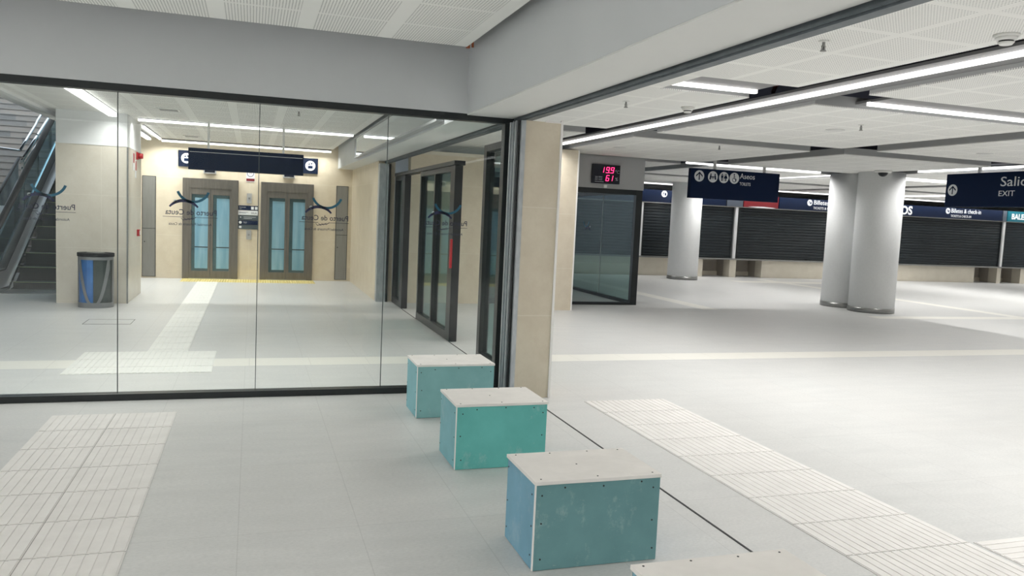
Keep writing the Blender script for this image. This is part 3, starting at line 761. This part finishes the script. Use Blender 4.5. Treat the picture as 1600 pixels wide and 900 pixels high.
# ------------------------------------------------------------------ lift wall
wl = 17.95
g = thing('wall_sign', 'long dark blue wall sign with white round icons above the lifts', 'sign', (-0.05, wl, 2.33))
pn = B(-1.46, 1.35, wl-0.03, wl-0.001, 2.33, 2.66).build('panel', M_navyhead, g)
M = face_back(0, wl-0.031, 2.5)
dd = MB().cyl(-1.30, 0, 0, .003, .105, 28, M=M).cyl(1.19, 0, 0, .003, .105, 28, M=M); dd.split('icon_disc', M_letter, pn)
dd = MB()
for x_ in (-1.30, 1.19):
    dd.prism([(x_-.05, .02), (x_+.0, .02), (x_-.025, .06)], 0, .002, M @ Matrix.Translation((0, 0, .003)))
    dd.prism([(x_+.0, .06), (x_+.05, .06), (x_+.025, .02)], 0, .002, M @ Matrix.Translation((0, 0, .003)))
    dd.box(x_-.05, x_+.05, -.06, 0, 0, .002, M @ Matrix.Translation((0, 0, .003)))
dd.build('pictogram', M_navy, pn)

def lift(x0, x1, label, dx):
    g = thing('lift_entrance', label, 'lift', ((x0+x1)/2, wl, 0), 'lift entrances')
    zt = 2.10; fwd = 0.13
    f = MB().box(x0, x0+fwd, wl-0.05, wl-0.002, 0, zt).box(x1-fwd, x1, wl-0.05, wl-0.002, 0, zt).box(x0+fwd, x1-fwd, wl-0.05, wl-0.002, 1.90, zt)
    f.build('frame', M_liftsteel, g, bevel=0.004)
    B(x0+fwd, x1-fwd, wl-0.05, wl-0.004, 0, 0.02).build('sill', M_steel, g)
    xm = (x0+x1)/2
    B(x0+fwd, x1-fwd, wl-0.008, wl-0.003, 0.02, 1.90).build('shaft_wall', mat('shaft_teal', (.05, .11, .13), .3), g)
    for a, b in ((x0+fwd+.11, xm-.05), (xm+.12, x1-fwd-.045)):
        B(a, b, wl-0.014, wl-0.0085, 0.22, 1.70).build('cab_window', M_liftglow, g, label='cab window behind the door, lit shaft painted in pale blue')
        B(a, b, wl-0.0165, wl-0.0145, 0.66, 0.68).build('cab_rail', M_dark, g)
    for s, (a, b) in enumerate(((x0+fwd, xm-0.003), (xm+0.003, x1-fwd))):
        e = MB(); st = 0.045
        e.box(a, a+st, wl-0.04, wl-0.016, 0.02, 1.90).box(b-st, b, wl-0.04, wl-0.016, 0.02, 1.90)
        e.box(a+st, b-st, wl-0.04, wl-0.016, 0.02, 0.17).box(a+st, b-st, wl-0.04, wl-0.016, 1.77, 1.90)
        d = e.build('door', M_liftsteel, g, bevel=0.002)
        B(a+st, b-st, wl-0.030, wl-0.024, 0.17, 1.77).build('door_glass', M_glass, d)
    if dx: 
        MB().box(x0+0.2, x0+0.28, wl-.062, wl-.05, 1.0, 1.02).build('latch', M_screw, g)
    return g
lift(-1.37, -0.275, 'glazed steel lift entrance at the left, under the wall sign', 0)
lift(0.18, 1.275, 'glazed steel lift entrance at the right, beside the call buttons', 0)
for x, l in ((-0.845, 'small dark floor display above the left lift'), (0.75, 'small dark floor display above the right lift')):
    g = thing('lift_display', l, 'display', (x, wl, 2.2), 'lift displays')
    B(x-.125, x+.125, wl-.06, wl-.002, 2.21, 2.34).build('housing', M_bulk, g, bevel=.003)
    B(x-.10, x+.10, wl-.063, wl-.06, 2.235, 2.315).build('screen', M_panelblack, g)
for x0, x1, l in ((-2.14, -1.88, 'narrow steel service door left of the lifts'), (1.76, 2.02, 'narrow steel service door right of the lifts, in the corner')):
    g = thing('service_panel', l, 'service door', ((x0+x1)/2, wl, 0), 'narrow steel service doors')
    B(x0, x1, wl-0.012, wl-0.001, 0.03, 2.10).build('frame', M_dark, g)
    d1 = B(x0+.012, x1-.012, wl-0.022, wl-0.012, 1.03, 2.09, None).build('door', M_service, g, bevel=.001)
    d2 = B(x0+.012, x1-.012, wl-0.022, wl-0.012, 0.04, 1.02).build('door', M_service, g, bevel=.001)
    MB().cyl(0, 0, 0, .006, .012, 12, M=face_back(x0+.05, wl-.022, .75)).build('lock', M_screw, d2)
# call stations, directory, warning
for z0, z1, l in ((1.63, 1.84, 'upper steel lift call plate, above the directory'), (0.86, 1.06, 'lower steel lift call plate, below the directory')):
    g = thing('call_plate', l, 'call button', (-0.05, wl, z0), 'lift call plates')
    B(-0.105, -0.005, wl-.02, wl-.001, z0, z1).build('plate', M_bulk, g, bevel=.002)
    MB().cyl(-0.055, (z0+z1)/2, 0, .005, .02, 16, M=face_back(0, wl-.02, 0)).build('button', M_steel, g)
g = thing('directory_board', 'stack of dark blue, white and grey direction plates between the lifts', 'sign', (-0.07, wl, 1.09))
dx0, dx1 = -0.275, 0.13
rows = [('navy', 1.48, 1.58), ('white', 1.38, 1.475), ('slate', 1.27, 1.375), ('navy', 1.175, 1.265), ('slate', 1.08, 1.17)]
for i, (c_, a, b) in enumerate(rows):
    m_ = {'navy': M_navy, 'white': M_letter, 'slate': mat('slate_plate', (0.06, 0.08, 0.09), .4)}[c_]
    r_ = B(dx0, dx1, wl-.02, wl-.001, a, b).build('plate', m_, g)
    M = face_back(dx0, wl-.0205, a)
    tb = MB(); mm = M_ink if c_ == 'white' else M_letter
    if i == 0: tb.text('Ascensores', .028, M @ Matrix.Translation((.02, .055, 0)), .001).text('LIFTS', .02, M @ Matrix.Translation((.02, .02, 0)), .001).box(.26, .315, .02, .08, 0, .002, M).box(.335, .39, .02, .08, 0, .002, M)
    if i == 1: tb.text('SALA', .05, M @ Matrix.Translation((.26, .03, 0)), .001).box(.02, .2, .055, .062, 0, .001, M).box(.02, .16, .035, .041, 0, .001, M)
    if i == 2: tb.box(.11, .36, .065, .072, 0, .001, M).box(.11, .28, .035, .041, 0, .001, M).box(.04, .06, .05, .07, 0, .001, M)
    if i == 3: tb.cyl(.045, .045, 0, .002, .03, 16, M=M).text('Aseos', .028, M @ Matrix.Translation((.11, .045, 0)), .001).text('TOILETS', .016, M @ Matrix.Translation((.11, .02, 0)), .001)
    if i == 4: tb.box(.02, .07, .02, .065, 0, .002, M)
    tb.build('lettering', mm, r_)
g = thing('warning_notice', 'small white notice with a round ring and a red strip between the lifts', 'notice', (-0.03, wl, 2.08))
nb = B(-0.125, 0.05, wl-.006, wl-.001, 2.08, 2.36).build('plate', M_letter, g)
MB().ring(.058, .070, 0, 360, 0, .002, face_back(-.04, wl-.0065, 2.26), 28).build('ring_print', M_ink, nb)
rp = MB().box(-.12, .045, -.0, .055, 0, .002, face_back(0, wl-.0065, 2.10)).text('STOP', .03, face_back(-.075, wl-.0065, 2.255), .0005).build('red_print', M_redsign, nb)

# fire devices on the block
g = thing('alarm_sounder', 'red alarm sounder high on the corner of the beige block', 'alarm', (-1.76, 14.4, 2.25))
MB().box(-1.80, -1.775, 14.33, 14.47, 2.25, 2.37).build('base', M_red, g, bevel=.005)
MB().cyl(0, 0, 0, .07, .05, 24, .042, M=face_left(-1.775, 14.4, 2.31) @ Matrix.Rotation(math.pi, 4, 'Y')).build('horn', M_red, g)
g = thing('call_point', 'small red fire call point low on the side of the beige block', 'alarm', (-1.78, 14.5, 1.0))
MB().box(-1.80, -1.76, 14.43, 14.55, 1.0, 1.11).build('housing', M_red, g, bevel=.004)
MB().box(-1.76, -1.758, 14.45, 14.53, 1.02, 1.09).build('face', M_whiteplastic, g)
for y0, z0, l in ((13.95, 2.06, 'red and white fire sign on the block, nearer the glass'), (14.2, 1.95, 'red and white fire sign under the alarm sounder')):
    g = thing('fire_sign', l, 'sign', (-1.8, y0, z0), 'fire signs on the block')
    B(-1.80, -1.795, y0, y0+.14, z0, z0+.28).build('plate', M_letter, g)
    B(-1.795, -1.793, y0+.01, y0+.13, z0+.12, z0+.27).build('print', M_red, g)

# ------------------------------------------------------------------ bin
bx_, by_ = -2.165, 12.98; ra, rb_ = 0.235, 0.20
g = thing('litter_bin', 'round grey metal bin with V-shaped frame and blue and dark bags', 'bin', (bx_, by_, 0))
def ell(b, z0, z1, ra_, rb2, seg=48, a0=0, a1=360, th=.008):
    n = int(seg*(a1-a0)/360)
    for k in range(n):
        t0 = math.radians(a0+(a1-a0)*k/n); t1 = math.radians(a0+(a1-a0)*(k+1)/n)
        q = lambda t_, d: (bx_+(ra_-d)*math.cos(t_), by_+(rb2-d)*math.sin(t_))
        b.prism([q(t0, th), q(t0, 0), q(t1, 0), q(t1, th)], z0, z1)
fbn = MB()
ell(fbn, 0.0, 0.075, ra, rb_); ell(fbn, 0.70, 0.745, ra, rb_); ell(fbn, 0.075, 0.70, ra, rb_, 96, 176, 190); ell(fbn, 0.075, 0.70, ra, rb_, 96, 350, 364); ell(fbn, 0.075, 0.70, ra, rb_, 48, 15, 165)
# parabolic bands on the front
def para(x): return 0.055 + 0.70*(abs(x)/0.175)**2.2*0.93
N = 48
for k in range(N):
    xa = -0.20+0.40*k/N; xb = -0.20+0.40*(k+1)/N
    def y_at(x): return -rb_*math.sqrt(max(0, 1-(x/ra)**2))
    za, zb = min(para(xa), .70), min(para(xb), .70)
    za2, zb2 = min(para(abs(xa)-.042 if abs(xa) > .042 else 0)-.0, .70), min(para(abs(xb)-.042 if abs(xb) > .042 else 0), .70)
    za2 = max(za2, .055); zb2 = max(zb2, .055)
    lo_a, hi_a = sorted((za2-.001, za)); lo_b, hi_b = sorted((zb2-.001, zb))
    if hi_a-lo_a < .003 and hi_b-lo_b < .003: continue
    vs = [fbn.bm.verts.new((bx_+x, by_+y_at(x)-d, z)) for d in (0.004, -0.004) for x, z in ((xa, lo_a), (xb, lo_b), (xb, hi_b), (xa, hi_a))]
    for f in ((0, 1, 2, 3), (7, 6, 5, 4), (0, 4, 5, 1), (3, 2, 6, 7), (0, 3, 7, 4), (1, 5, 6, 2)):
        try: fbn.bm.faces.new([vs[i] for i in f])
        except ValueError: pass
fbn.build('frame', mottled('bin_grey', (0.24, 0.25, 0.26), (0.28, 0.29, 0.30), 10, .4, None, .3), g)
def half(name, m, a0, a1):
    b = MB(); pts = [(bx_, by_)]
    for k in range(17):
        t_ = math.radians(a0+(a1-a0)*k/16); rr = 0.92+0.015*math.sin(k*2.3)
        pts.append((bx_+ra*rr*math.cos(t_), by_+rb_*rr*math.sin(t_)))
    b.prism(pts, 0.02, 0.73); b.build(name, m, g)
half('blue_bag', M_bagblue, 90, 268); half('dark_bag', M_bagdark, -91, 89)
MB().cyl(bx_, by_, 0.745, 0.80, ra+0.012, 48, ry=rb_+0.012).build('lid', M_rubber, g, bevel=.006)
MB().cyl(bx_, by_, 0.80, 0.806, 0.12, 32, ry=.10).build('ash_plate', M_steel, g)

# ------------------------------------------------------------------ sliding doors behind the glass
def leaf(x, y0, y1, zt, nglass, label, group, red=False, thick=0.05, st=0.07, nearst=None):
    g = thing('sliding_door', label, 'door', (x, (y0+y1)/2, 0), group)
    nearst = nearst or st
    f = MB().box(x-thick/2, x+thick/2, y0, y0+nearst, 0.005, zt).box(x-thick/2, x+thick/2, y1-st, y1, 0.005, zt)
    f.box(x-thick/2, x+thick/2, y0+nearst, y1-st, 0.005, 0.11).box(x-thick/2, x+thick/2, y0+nearst, y1-st, zt-.07, zt)
    w = (y1-st-y0-nearst)/nglass
    for k in range(1, nglass): f.box(x-thick/2, x+thick/2, y0+nearst+w*k-.03, y0+nearst+w*k+.03, 0.11, zt-.07)
    f.build('frame', M_dark, g, bevel=.002)
    for k in range(nglass):
        B(x-.005, x+.005, y0+nearst+w*k+(.03 if k else 0), y0+nearst+w*(k+1)-(.03 if k < nglass-1 else 0), .11, zt-.07).build('door_glass', M_doorglass, g)
    if red: B(x-thick/2-.03, x-thick/2-.002, y0-.02, y0+.02, .93, 1.29).build('handle', M_red, g, label='red handle bar')
    return g
leaf(2.42, 9.62, 11.75, 2.2, 2, 'wide dark-framed sliding door leaf with two glass lights and a red bar', 'sliding doors of the lobby', True, .10, .07, .22)
leaf(2.42, 13.0, 13.95, 2.2, 1, 'farthest dark-framed door leaf beside the jamb post', 'sliding doors of the lobby', False, .10, .07, .25)
leaf(2.42, 7.12, 8.35, 2.35, 1, 'nearest dark-framed door leaf, just behind the black window post', 'sliding doors of the lobby', False, .10, .10, .07)
tag(MB().box(2.36, 2.50, 9.62, 13.95, 2.205, 2.26).build('door_header', M_dark, bevel=.004), 'dark header box above the sliding door leaves', 'door header')
struct('trim_12', MB().box(2.37, 2.382, 8.35, 9.62, 0, 0.003).box(2.37, 2.382, 11.75, 13.0, 0, .003), M_groove)
# dark framed glazed door between the middle wall and the second pier
g = thing('glazed_door', 'dark-framed glazed door between the beige wall and the second pier', 'door', (4.52, 13.95, 0))
f = MB().box(4.06, 4.14, 13.9, 14.0, 0, 2.3).box(4.50, 4.58, 13.9, 14.0, 0, 2.3).box(4.92, 4.998, 13.9, 14.0, 0, 2.3).box(4.14, 4.92, 13.9, 14.0, 2.2, 2.3).box(4.14, 4.5, 13.9, 14.0, 0, .1).box(4.58, 4.92, 13.9, 14.0, 0, .1)
f.build('frame', M_dark, g)
for a, b_ in ((4.14, 4.5), (4.58, 4.92)): B(a, b_, 13.945, 13.955, .1, 2.2).build('door_glass', M_doorglass, g)

# ------------------------------------------------------------------ glass vestibule in the hall with the temperature display
struct('wall_bulkhead', MB().box(5.40, 7.14, 13.85, 13.98, 2.215, 2.82).box(7.0, 7.14, 13.98, 17.2, 2.215, 2.82), M_bulk)
w2 = sroot('window_2', (6.3, 13.9, 0))
f = MB().box(5.40, 5.50, 13.86, 13.96, 0, 2.214).box(7.0, 7.13, 13.86, 13.96, 0, 2.214).box(5.50, 7.0, 13.86, 13.96, 2.12, 2.214).box(5.50, 7.0, 13.86, 13.96, 0.0, 0.05)
f.build('window_frame', M_black, w2, bevel=.002)
w3 = sroot('window_3', (7.1, 15.5, 0))
f = MB().box(7.05, 7.13, 13.965, 14.06, 0, 2.214).box(7.05, 7.13, 17.1, 17.2, 0, 2.214).box(7.05, 7.13, 14.06, 17.1, 0, .06).box(7.05, 7.13, 14.06, 17.1, 2.14, 2.214)
f.build('window_frame', M_black, w3, bevel=.002)
B(7.085, 7.095, 14.06, 15.555, .06, 2.14).build('pane', M_doorglass, w3)
pz_ = B(7.085, 7.095, 15.565, 17.1, .06, 2.14).build('pane', M_doorglass, w3)
B(7.083, 7.097, 15.555, 15.565, .06, 2.14).build('joint_seal', M_whiteplastic, w3)
Mx = face_left(7.084, 15.8, 0) 
MB().ring(.15, .17, 200, 340, 0, .002, Mx, 20, -.6, 1.62).build('decal_arc', mat('teal_print_far', (.02, .22, .34), .4), pz_)
MB().ring(.16, .19, 40, 140, 0, .002, Mx, 20, -.5, 1.27).build('decal_arch', M_blue, pz_)
MB().cyl(-.38, 1.46, 0, .002, .02, 14, M=Mx).build('decal_dot', M_letter, pz_)

g = thing('temperature_display', 'black display with red digits 19.9 and 61 on the grey bulkhead', 'display', (6.31, 13.85, 2.29))
B(6.03, 6.60, 13.80, 13.849, 2.30, 2.655).build('housing', M_panelblack, g, bevel=.003)
M = face_back(6.03, 13.7985, 2.30)
SEG = {'0': 'abcdef', '1': 'bc', '2': 'abged', '3': 'abgcd', '4': 'fgbc', '5': 'afgcd', '6': 'afgedc', '7': 'abc', '8': 'abcdefg', '9': 'abcdfg'}
def digit(b, ch, x, y, w, h, M):
    t_ = .012; sl = .18
    P = {'a': ((0, h), (w, h)), 'b': ((w, h), (w, h/2)), 'c': ((w, h/2), (w, 0)), 'd': ((0, 0), (w, 0)), 'e': ((0, 0), (0, h/2)), 'f': ((0, h/2), (0, h)), 'g': ((0, h/2), (w, h/2))}
    for s_ in SEG[ch]:
        (x0, y0), (x1, y1) = P[s_]
        x0 += y0*sl; x1 += y1*sl
        if abs(y1-y0) < 1e-6: q = [(x0, y0-t_/2), (x1, y1-t_/2), (x1, y1+t_/2), (x0, y0+t_/2)]
        else: q = [(x0-t_/2, y0), (x0+t_/2, y0), (x1+t_/2, y1), (x1-t_/2, y1)]
        b.prism([(x+u, y+v) for u, v in q], 0, .002, M)
dg = MB()
for ch_, x_ in (('1', .17), ('9', .275), ('9', .37)): digit(dg, ch_, x_, .205, .055, .10, M)
dg.box(.345, .357, .20, .212, 0, .002, M)
for ch_, x_ in (('6', .27), ('1', .345)): digit(dg, ch_, x_+.01, .055, .055, .10, M)
dg.build('digits', M_led_red, g, label='glowing red digits')
tb = MB().text('°C', .085, M @ Matrix.Translation((.465, .20, 0)), .001).text('%', .085, M @ Matrix.Translation((.475, .065, 0)), .001)
for k in range(3): tb.box(.06, .12, .118-k*.028, .126-k*.028, 0, .001, M).box(.135, .21, .118-k*.028, .126-k*.028, 0, .001, M)
tb.box(.06, .24, .028, .036, 0, .001, M)
tb.build('lettering', mat('grey_lettering', (.45, .47, .5), .5), g)
tag(B(6.29, 6.355, 13.82, 13.849, 2.225, 2.28).build('sensor', M_whiteplastic), 'small square white sensor under the temperature display', 'sensor')

# ------------------------------------------------------------------ ticket counters
CY = 21.95
def shutter(x0, x1, label):
    g = thing('roller_shutter', label, 'roller shutter', ((x0+x1)/2, CY, .6), 'roller shutters of the ticket counters')
    b = MB(); n = 18; z0, z1 = .60, 2.215; h = (z1-z0)/n
    prof = []
    for k in range(n):
        z = z0+k*h
        prof += [(0.0, z), (-.012, z+h*.12), (-.016, z+h*.5), (-.010, z+h*.88), (0.0, z+h*.97)]
    pf = [(CY+.02+u, z) for u, z in prof] + [(CY+.03, z1), (CY+.05, z1), (CY+.05, z0)]
    Mx = frame4((x0, 0, 0), (0, 1, 0), (0, 0, 1), (1, 0, 0))
    b.prism(pf, 0, x1-x0, Mx)
    b.build('curtain', M_shutter, g)
    MB().box(x0-.04, x0, CY-.02, CY+.08, .60, 2.215).box(x1, x1+.04, CY-.02, CY+.08, .60, 2.215).split('guide_rail', M_black, g)
    MB().box((x0+x1)/2-.05, (x0+x1)/2+.05, CY-.01, CY+.0, .61, .65).build('lock', M_rubber, g)
shutter(11.38, 14.50, 'dark roller shutter between the glass vestibule and the first white post')
shutter(14.76, 20.08, 'dark roller shutter between the first white post and the twin columns')
shutter(20.28, 25.73, 'wide dark roller shutter right of the twin columns')
shutter(25.97, 29.9, 'dark roller shutter at the right edge under the teal sign')
shutter(6.0, 11.18, 'dark roller shutter seen through the glass vestibule')
for x, l in ((14.63, 'slim white post between shutters, left of the twin columns'), (25.85, 'slim white post between the two right-hand shutters'), (20.18, 'slim white post between shutters, hidden by the twin columns'), (11.28, 'slim white post between shutters, beside the vestibule')):
    tag(B(x-.045, x+.045, CY-.05, CY+.08, .60, 2.215).build('counter_post', M_white), l, 'post', 'white posts of the ticket counters')
tag(MB().box(6.0, 30, CY-.12, CY+.3, .555, .60).build('worktop', M_steel), 'long thin steel counter top under the roller shutters', 'counter top')
# lower stone front with leg recesses
nich = [(13.54, 14.52), (14.76, 15.72), (24.70, 25.76), (25.95, 26.9)]
cf = thing('ticket_counter', 'long cream stone counter front with square knee recesses', 'counter', (18, CY, 0))
x = 6.0; b = MB()
for a, e in nich:
    b.box(x, a, CY, CY+.35, 0, .554); x = e
b.box(x, 30, CY, CY+.35, 0, .554)
b.split('front_panel', M_stone_plain, cf)
for a, e in nich:
    b = MB().box(a, e, CY+.75, CY+.8, 0, .554).box(a-.02, a-.001, CY+.35, CY+.8, 0, .554).box(e+.001, e+.02, CY+.35, CY+.8, 0, .554)
    b.build('recess_lining', mottled('recess_shade_stone', (.42, .385, .335), (.46, .42, .37), 3, .5), cf)  # counter stone darkened, shade of the recess put into its colour
b = MB()
for a, e in nich: b.box(a, e, CY+.70, CY+.748, 0, .14)
b.split('recess_plinth', M_stone_plain, cf)
# headers
def header(x0, x1, m, label, items=(), cat='sign', z0=2.25, z1=2.62, par=None):
    g = thing('header_sign', label, cat, ((x0+x1)/2, CY, z0), 'header boards over the ticket counters')
    pn = B(x0, x1, CY-.06, CY+.1, z0, z1).build('board', m, g)
    M = face_back(0, CY-.0605, z0)
    tb = MB(); k = 0
    for it in items:
        if it[0] == 't': tb.text(it[1], it[4], M @ Matrix.Translation((it[2], it[3], .001)), .002, bold=it[5] if len(it) > 5 else 0, sx=it[6] if len(it) > 6 else 1); k = 1
        if it[0] == 'i':
            db = MB().cyl(it[1], it[2], 0, .003, .10, 28, M=M).split('icon_disc', M_letter, pn)
            ib = MB(); M2 = M @ Matrix.Translation((0, 0, .003))
            person_icon(ib, M2, it[1]-.03, it[2]+.01, .12); ib.box(it[1]+.01, it[1]+.06, it[2]-.05, it[2]+.03, 0, .002, M2)
            ib.build('pictogram', M_navy, pn)
    if k: tb.build('lettering', M_letter, pn)
    else: tb.bm.free()
    return g
header(6.0, 14.2, M_navyhead, 'dark blue header board left of the toilets sign, behind the round column', [('i', 12.0, .26)])
header(14.24, 14.82, mat('header_grey', (.07, .085, .11), .4), 'short grey joint piece between the blue header and the red board')
header(14.86, 16.14, M_redsign, 'red header board half hidden under the toilets sign', [])
MB().prism([(15.0, .27), (15.5, .235), (15.95, .245), (16.05, .26), (15.6, .285)], 0, .002, face_back(0, CY-.0605, 2.0)).build('pale_streak', M_letter, [c for c in C.objects if c.name.startswith('board')][-1])
header(16.18, 20.12, M_navyhead, 'dark blue header board with ticket lettering just left of the twin columns', [('i', 17.35, .25), ('t', 'Billetes & check-in', 17.5, .2, .21), ('t', 'TICKETS & CHECK-IN', 17.5, .05, .11)])
header(20.16, 25.68, M_navyhead, 'dark blue header board with BILLETES & CHECK-IN right of the twin columns', [('t', 'OS', 21.08, .05, .40, .012, 1), ('i', 23.16, .25), ('t', 'Billetes & check-in', 23.30, .195, .215, 0, .86), ('t', 'TICKETS & CHECK-IN', 23.30, .045, .115, 0, .85)])
header(25.72, 25.90, mat('header_grey', (.2, .2, .2), .4), 'narrow grey joint between the blue and the teal header boards')
header(25.94, 30.0, M_tealsign, 'teal header board with white italic letters at the right edge', [('t', 'BALEARIA', 26.12, .09, .27, .008, 1.0)])
tag(MB().box(6.0, 30, CY-.07, CY-.062, 2.222, 2.246).build('header_trim', M_steel), 'thin steel trim line under the header boards', 'trim')
# wall behind the counters, under the ceiling
struct('wall_counter', MB().box(6.0, 30, CY+.85, CY+.95, 0, 2.25), M_stone_plain)

# ------------------------------------------------------------------ escalators, stairs, daylight void at the left
TAN = math.tan(math.radians(29.3))
def esc_z(y): return max(0.0, (y-14.75)*TAN)
def escalator(xl, xr, label):
    g = thing('escalator', label, 'escalator', ((xl+xr)/2, 15.0, 0), 'escalators up to the next floor')
    y0, y1 = 13.3, 24.0
    ysamp = [13.3, 13.9, 14.4, 14.6, 14.75, 14.9, 15.1, 15.5, 17, 20, 24.0]
    def zs(y):  # smoothed slope start
        if y < 14.4: return 0.0
        if y < 15.1: return (y-14.4)**2/(2*0.7)*TAN
        return (y-14.75)*TAN
    # steps
    MB().prism([(15.3, 0), (23.9, 0), (23.9, 4.4), (15.5, -.0 + .02)], xl-.01, xr-.03, frame4((0, 0, 0), (0, 1, 0), (0, 0, 1), (1, 0, 0))).build('truss', M_dark, g)
    comb = B(xl+.04, xr-.04, 14.6, 15.28, 0.0, .012).build('comb_plate', M_steel, g)
    for k in range(20):
        y = 15.28+.4*k; z = .12+.2*k*1.12
        sb = MB().box(xl+.04, xr-.04, y, y+.42, z-.24, z-.022)
        for q in range(0, 26):
            xx = xl+.05+q*(xr-xl-.1)/26
            sb.box(xx, xx+.012, y-.006, y, z-.2, z-.03)
        s_ = sb.build('step', M_step, g)
        MB().box(xl+.04, xr-.04, y-.008, y+.42, z-.021, z).build('tread', M_step, s_)
        MB().box(xl+.04, xr-.04, y-.012, y+.05, z+.001, z+.006).build('nosing', M_nose, s_)
    for side, x in ((-1, xl), (1, xr)):
        if side == 1: xo = x; d = 1
        else: xo = x; d = -1
        # inner skirt, deck, glass, handrail
        yy = [13.6, 14.4, 14.6, 14.8, 15.0, 15.2, 15.6, 17, 20, 23.2]
        if side == 1: yy = [y for y in yy if y >= 14.4]
        path = [(xo, y, zs(y)) for y in yy]
        def prof(u0, u1, v0, v1): 
            u0, u1 = sorted((u0*d, u1*d)); return [(u0, v0), (u1, v0), (u1, v1), (u0, v1)]
        lo = [(xo, y, max(zs(y)-.20, 0.0)) for y in sorted(yy+[15.11, 15.4])]
        MB().sweep(prof(-.012, .012, -.40, -.001), [q for q in lo if q[2] > .45]).build('skirt', M_steel, g)
        MB().sweep(prof(-.02, .012, .0, .08), lo).build('skirt_trim', M_chrome, g)
        MB().sweep(prof(.0125, .16, .0, .34), lo).build('deck', M_escdeck, g)
        MB().sweep(prof(.02, .12, .3405, .365), lo).build('glass_seal', M_rubber, g)
        MB().sweep(prof(.075, .105, .3655, .50), lo).build('reflection_band', M_escreflect, g)  # added pale strip stands in for daylight reflected in the glass
        gl = MB().sweep(prof(.085, .097, .3005, .90), path); gl.build('balustrade_glass', M_escglass, g)
        hp = [(xo+.09*d, 13.62, .30), (xo+.09*d, 13.50, .40), (xo+.09*d, 13.42, .60), (xo+.09*d, 13.48, .80), (xo+.09*d, 13.62, .92)]
        if side == 1: hp = [(a, b+.78, c) for a, b, c in hp]
        hp += [(xo+.09*d, y, zs(y)+.93) for y in ((13.9, 14.4) if side < 0 else ()) + (14.6, 14.8, 15.0, 15.2, 15.6, 17, 20, 23.2)]
        MB().tube(hp, .052, 12).build('handrail', M_rubber, g)
        MB().tube([(a, b, c-.06) for a, b, c in hp[4:]], .010, 8).build('handrail_guide', M_chrome, g)
    return g
e1 = escalator(-3.84, -2.92, 'near escalator with black handrails beside the beige block')
del e1['group']
g = thing('glass_guard', 'sloping glass guard panel with dark rail, left of the stair railing', 'guard', (-4.72, 18.4, 0.9))
MB().tube([(-4.72, 17.0, 1.06), (-4.72, 19.5, 2.36)], .03).build('rail', M_rubber, g)
gm = frame4((-4.73, 0, 0), (0, 1, 0), (0, 0, 1), (1, 0, 0))
MB().prism([(17.0, .55), (19.45, 1.95), (19.45, 2.30), (17.0, 1.02)], 0, .012, gm).build('glass', mottled('pale_guard_glass', (.16, .24, .26), (.42, .56, .60), 2.5, .2), g)
MB().prism([(17.0, .0), (17.0, .5), (19.45, 1.9), (19.45, 1.0), (18.5, .3), (18.5, 0)], -.02, .03, gm).build('side_plate', M_bulk, g)
sh = MB().prism([(14.8, 0), (17.2, 0), (17.2, (17.2-14.75)*TAN)], -4.60, -4.25, frame4((0, 0, 0), (0, 1, 0), (0, 0, 1), (1, 0, 0)))
tag(sh.build('escalator_cladding', M_white), 'white sloping cladding between the two escalators', 'cladding')
st_ = MB()
zz = 0
for k in range(26):
    st_.box(-12, -2.9, 18.6+k*.3, 26.6, k*.17+.0, k*.17+.145)
    st_.box(-12, -2.9, 18.58+k*.3, 26.6, k*.17+.145, k*.17+.17)
struct('wall_stairs', st_, M_stairs)
struct('wall_landing', MB().box(-12, -2.9, 27.0, 27.3, 0, 8).box(-12.2, -12, 18, 27.3, 0, 8), mottled('daylit_wall', (.72, .78, .83), (.76, .81, .86), 2, .6))
struct('wall_side', B(-2.9, -2.6, 18.16, 27, 0, 8), M_white)
g = thing('stair_railing', 'stainless stair railing with two rails and posts at the far left', 'railing', (-4.5, 19.5, 1))
X = -4.42
r1 = [(X, 18.35, 2.47), (X, 19.6, 3.10), (X, 19.75, 3.2), (X, 22, 4.32)]
MB().tube([(-6.6, 17.2, 2.62), (X-.05, 18.3, 2.47), (X, 18.35, 2.47)], .022).build('top_rail', M_chrome, g)
MB().tube(r1, .024).build('top_rail', M_chrome, g)
MB().tube([(X+.25, 17.4, 2.22), (X+.25, 21, 3.94)], .028).build('middle_rail', M_chrome, g)
MB().tube([(X+.25, 17.4, 2.08), (X+.25, 21, 3.80)], .012).build('lower_rail', M_chrome, g)
for y in (17.5, 18.6, 19.7, 20.8):
    z = 2.22+(y-17.4)*.478
    MB().box(X+.23, X+.27, y-.03, y+.03, z-1.1, z+.04).split('post', M_steel, g)
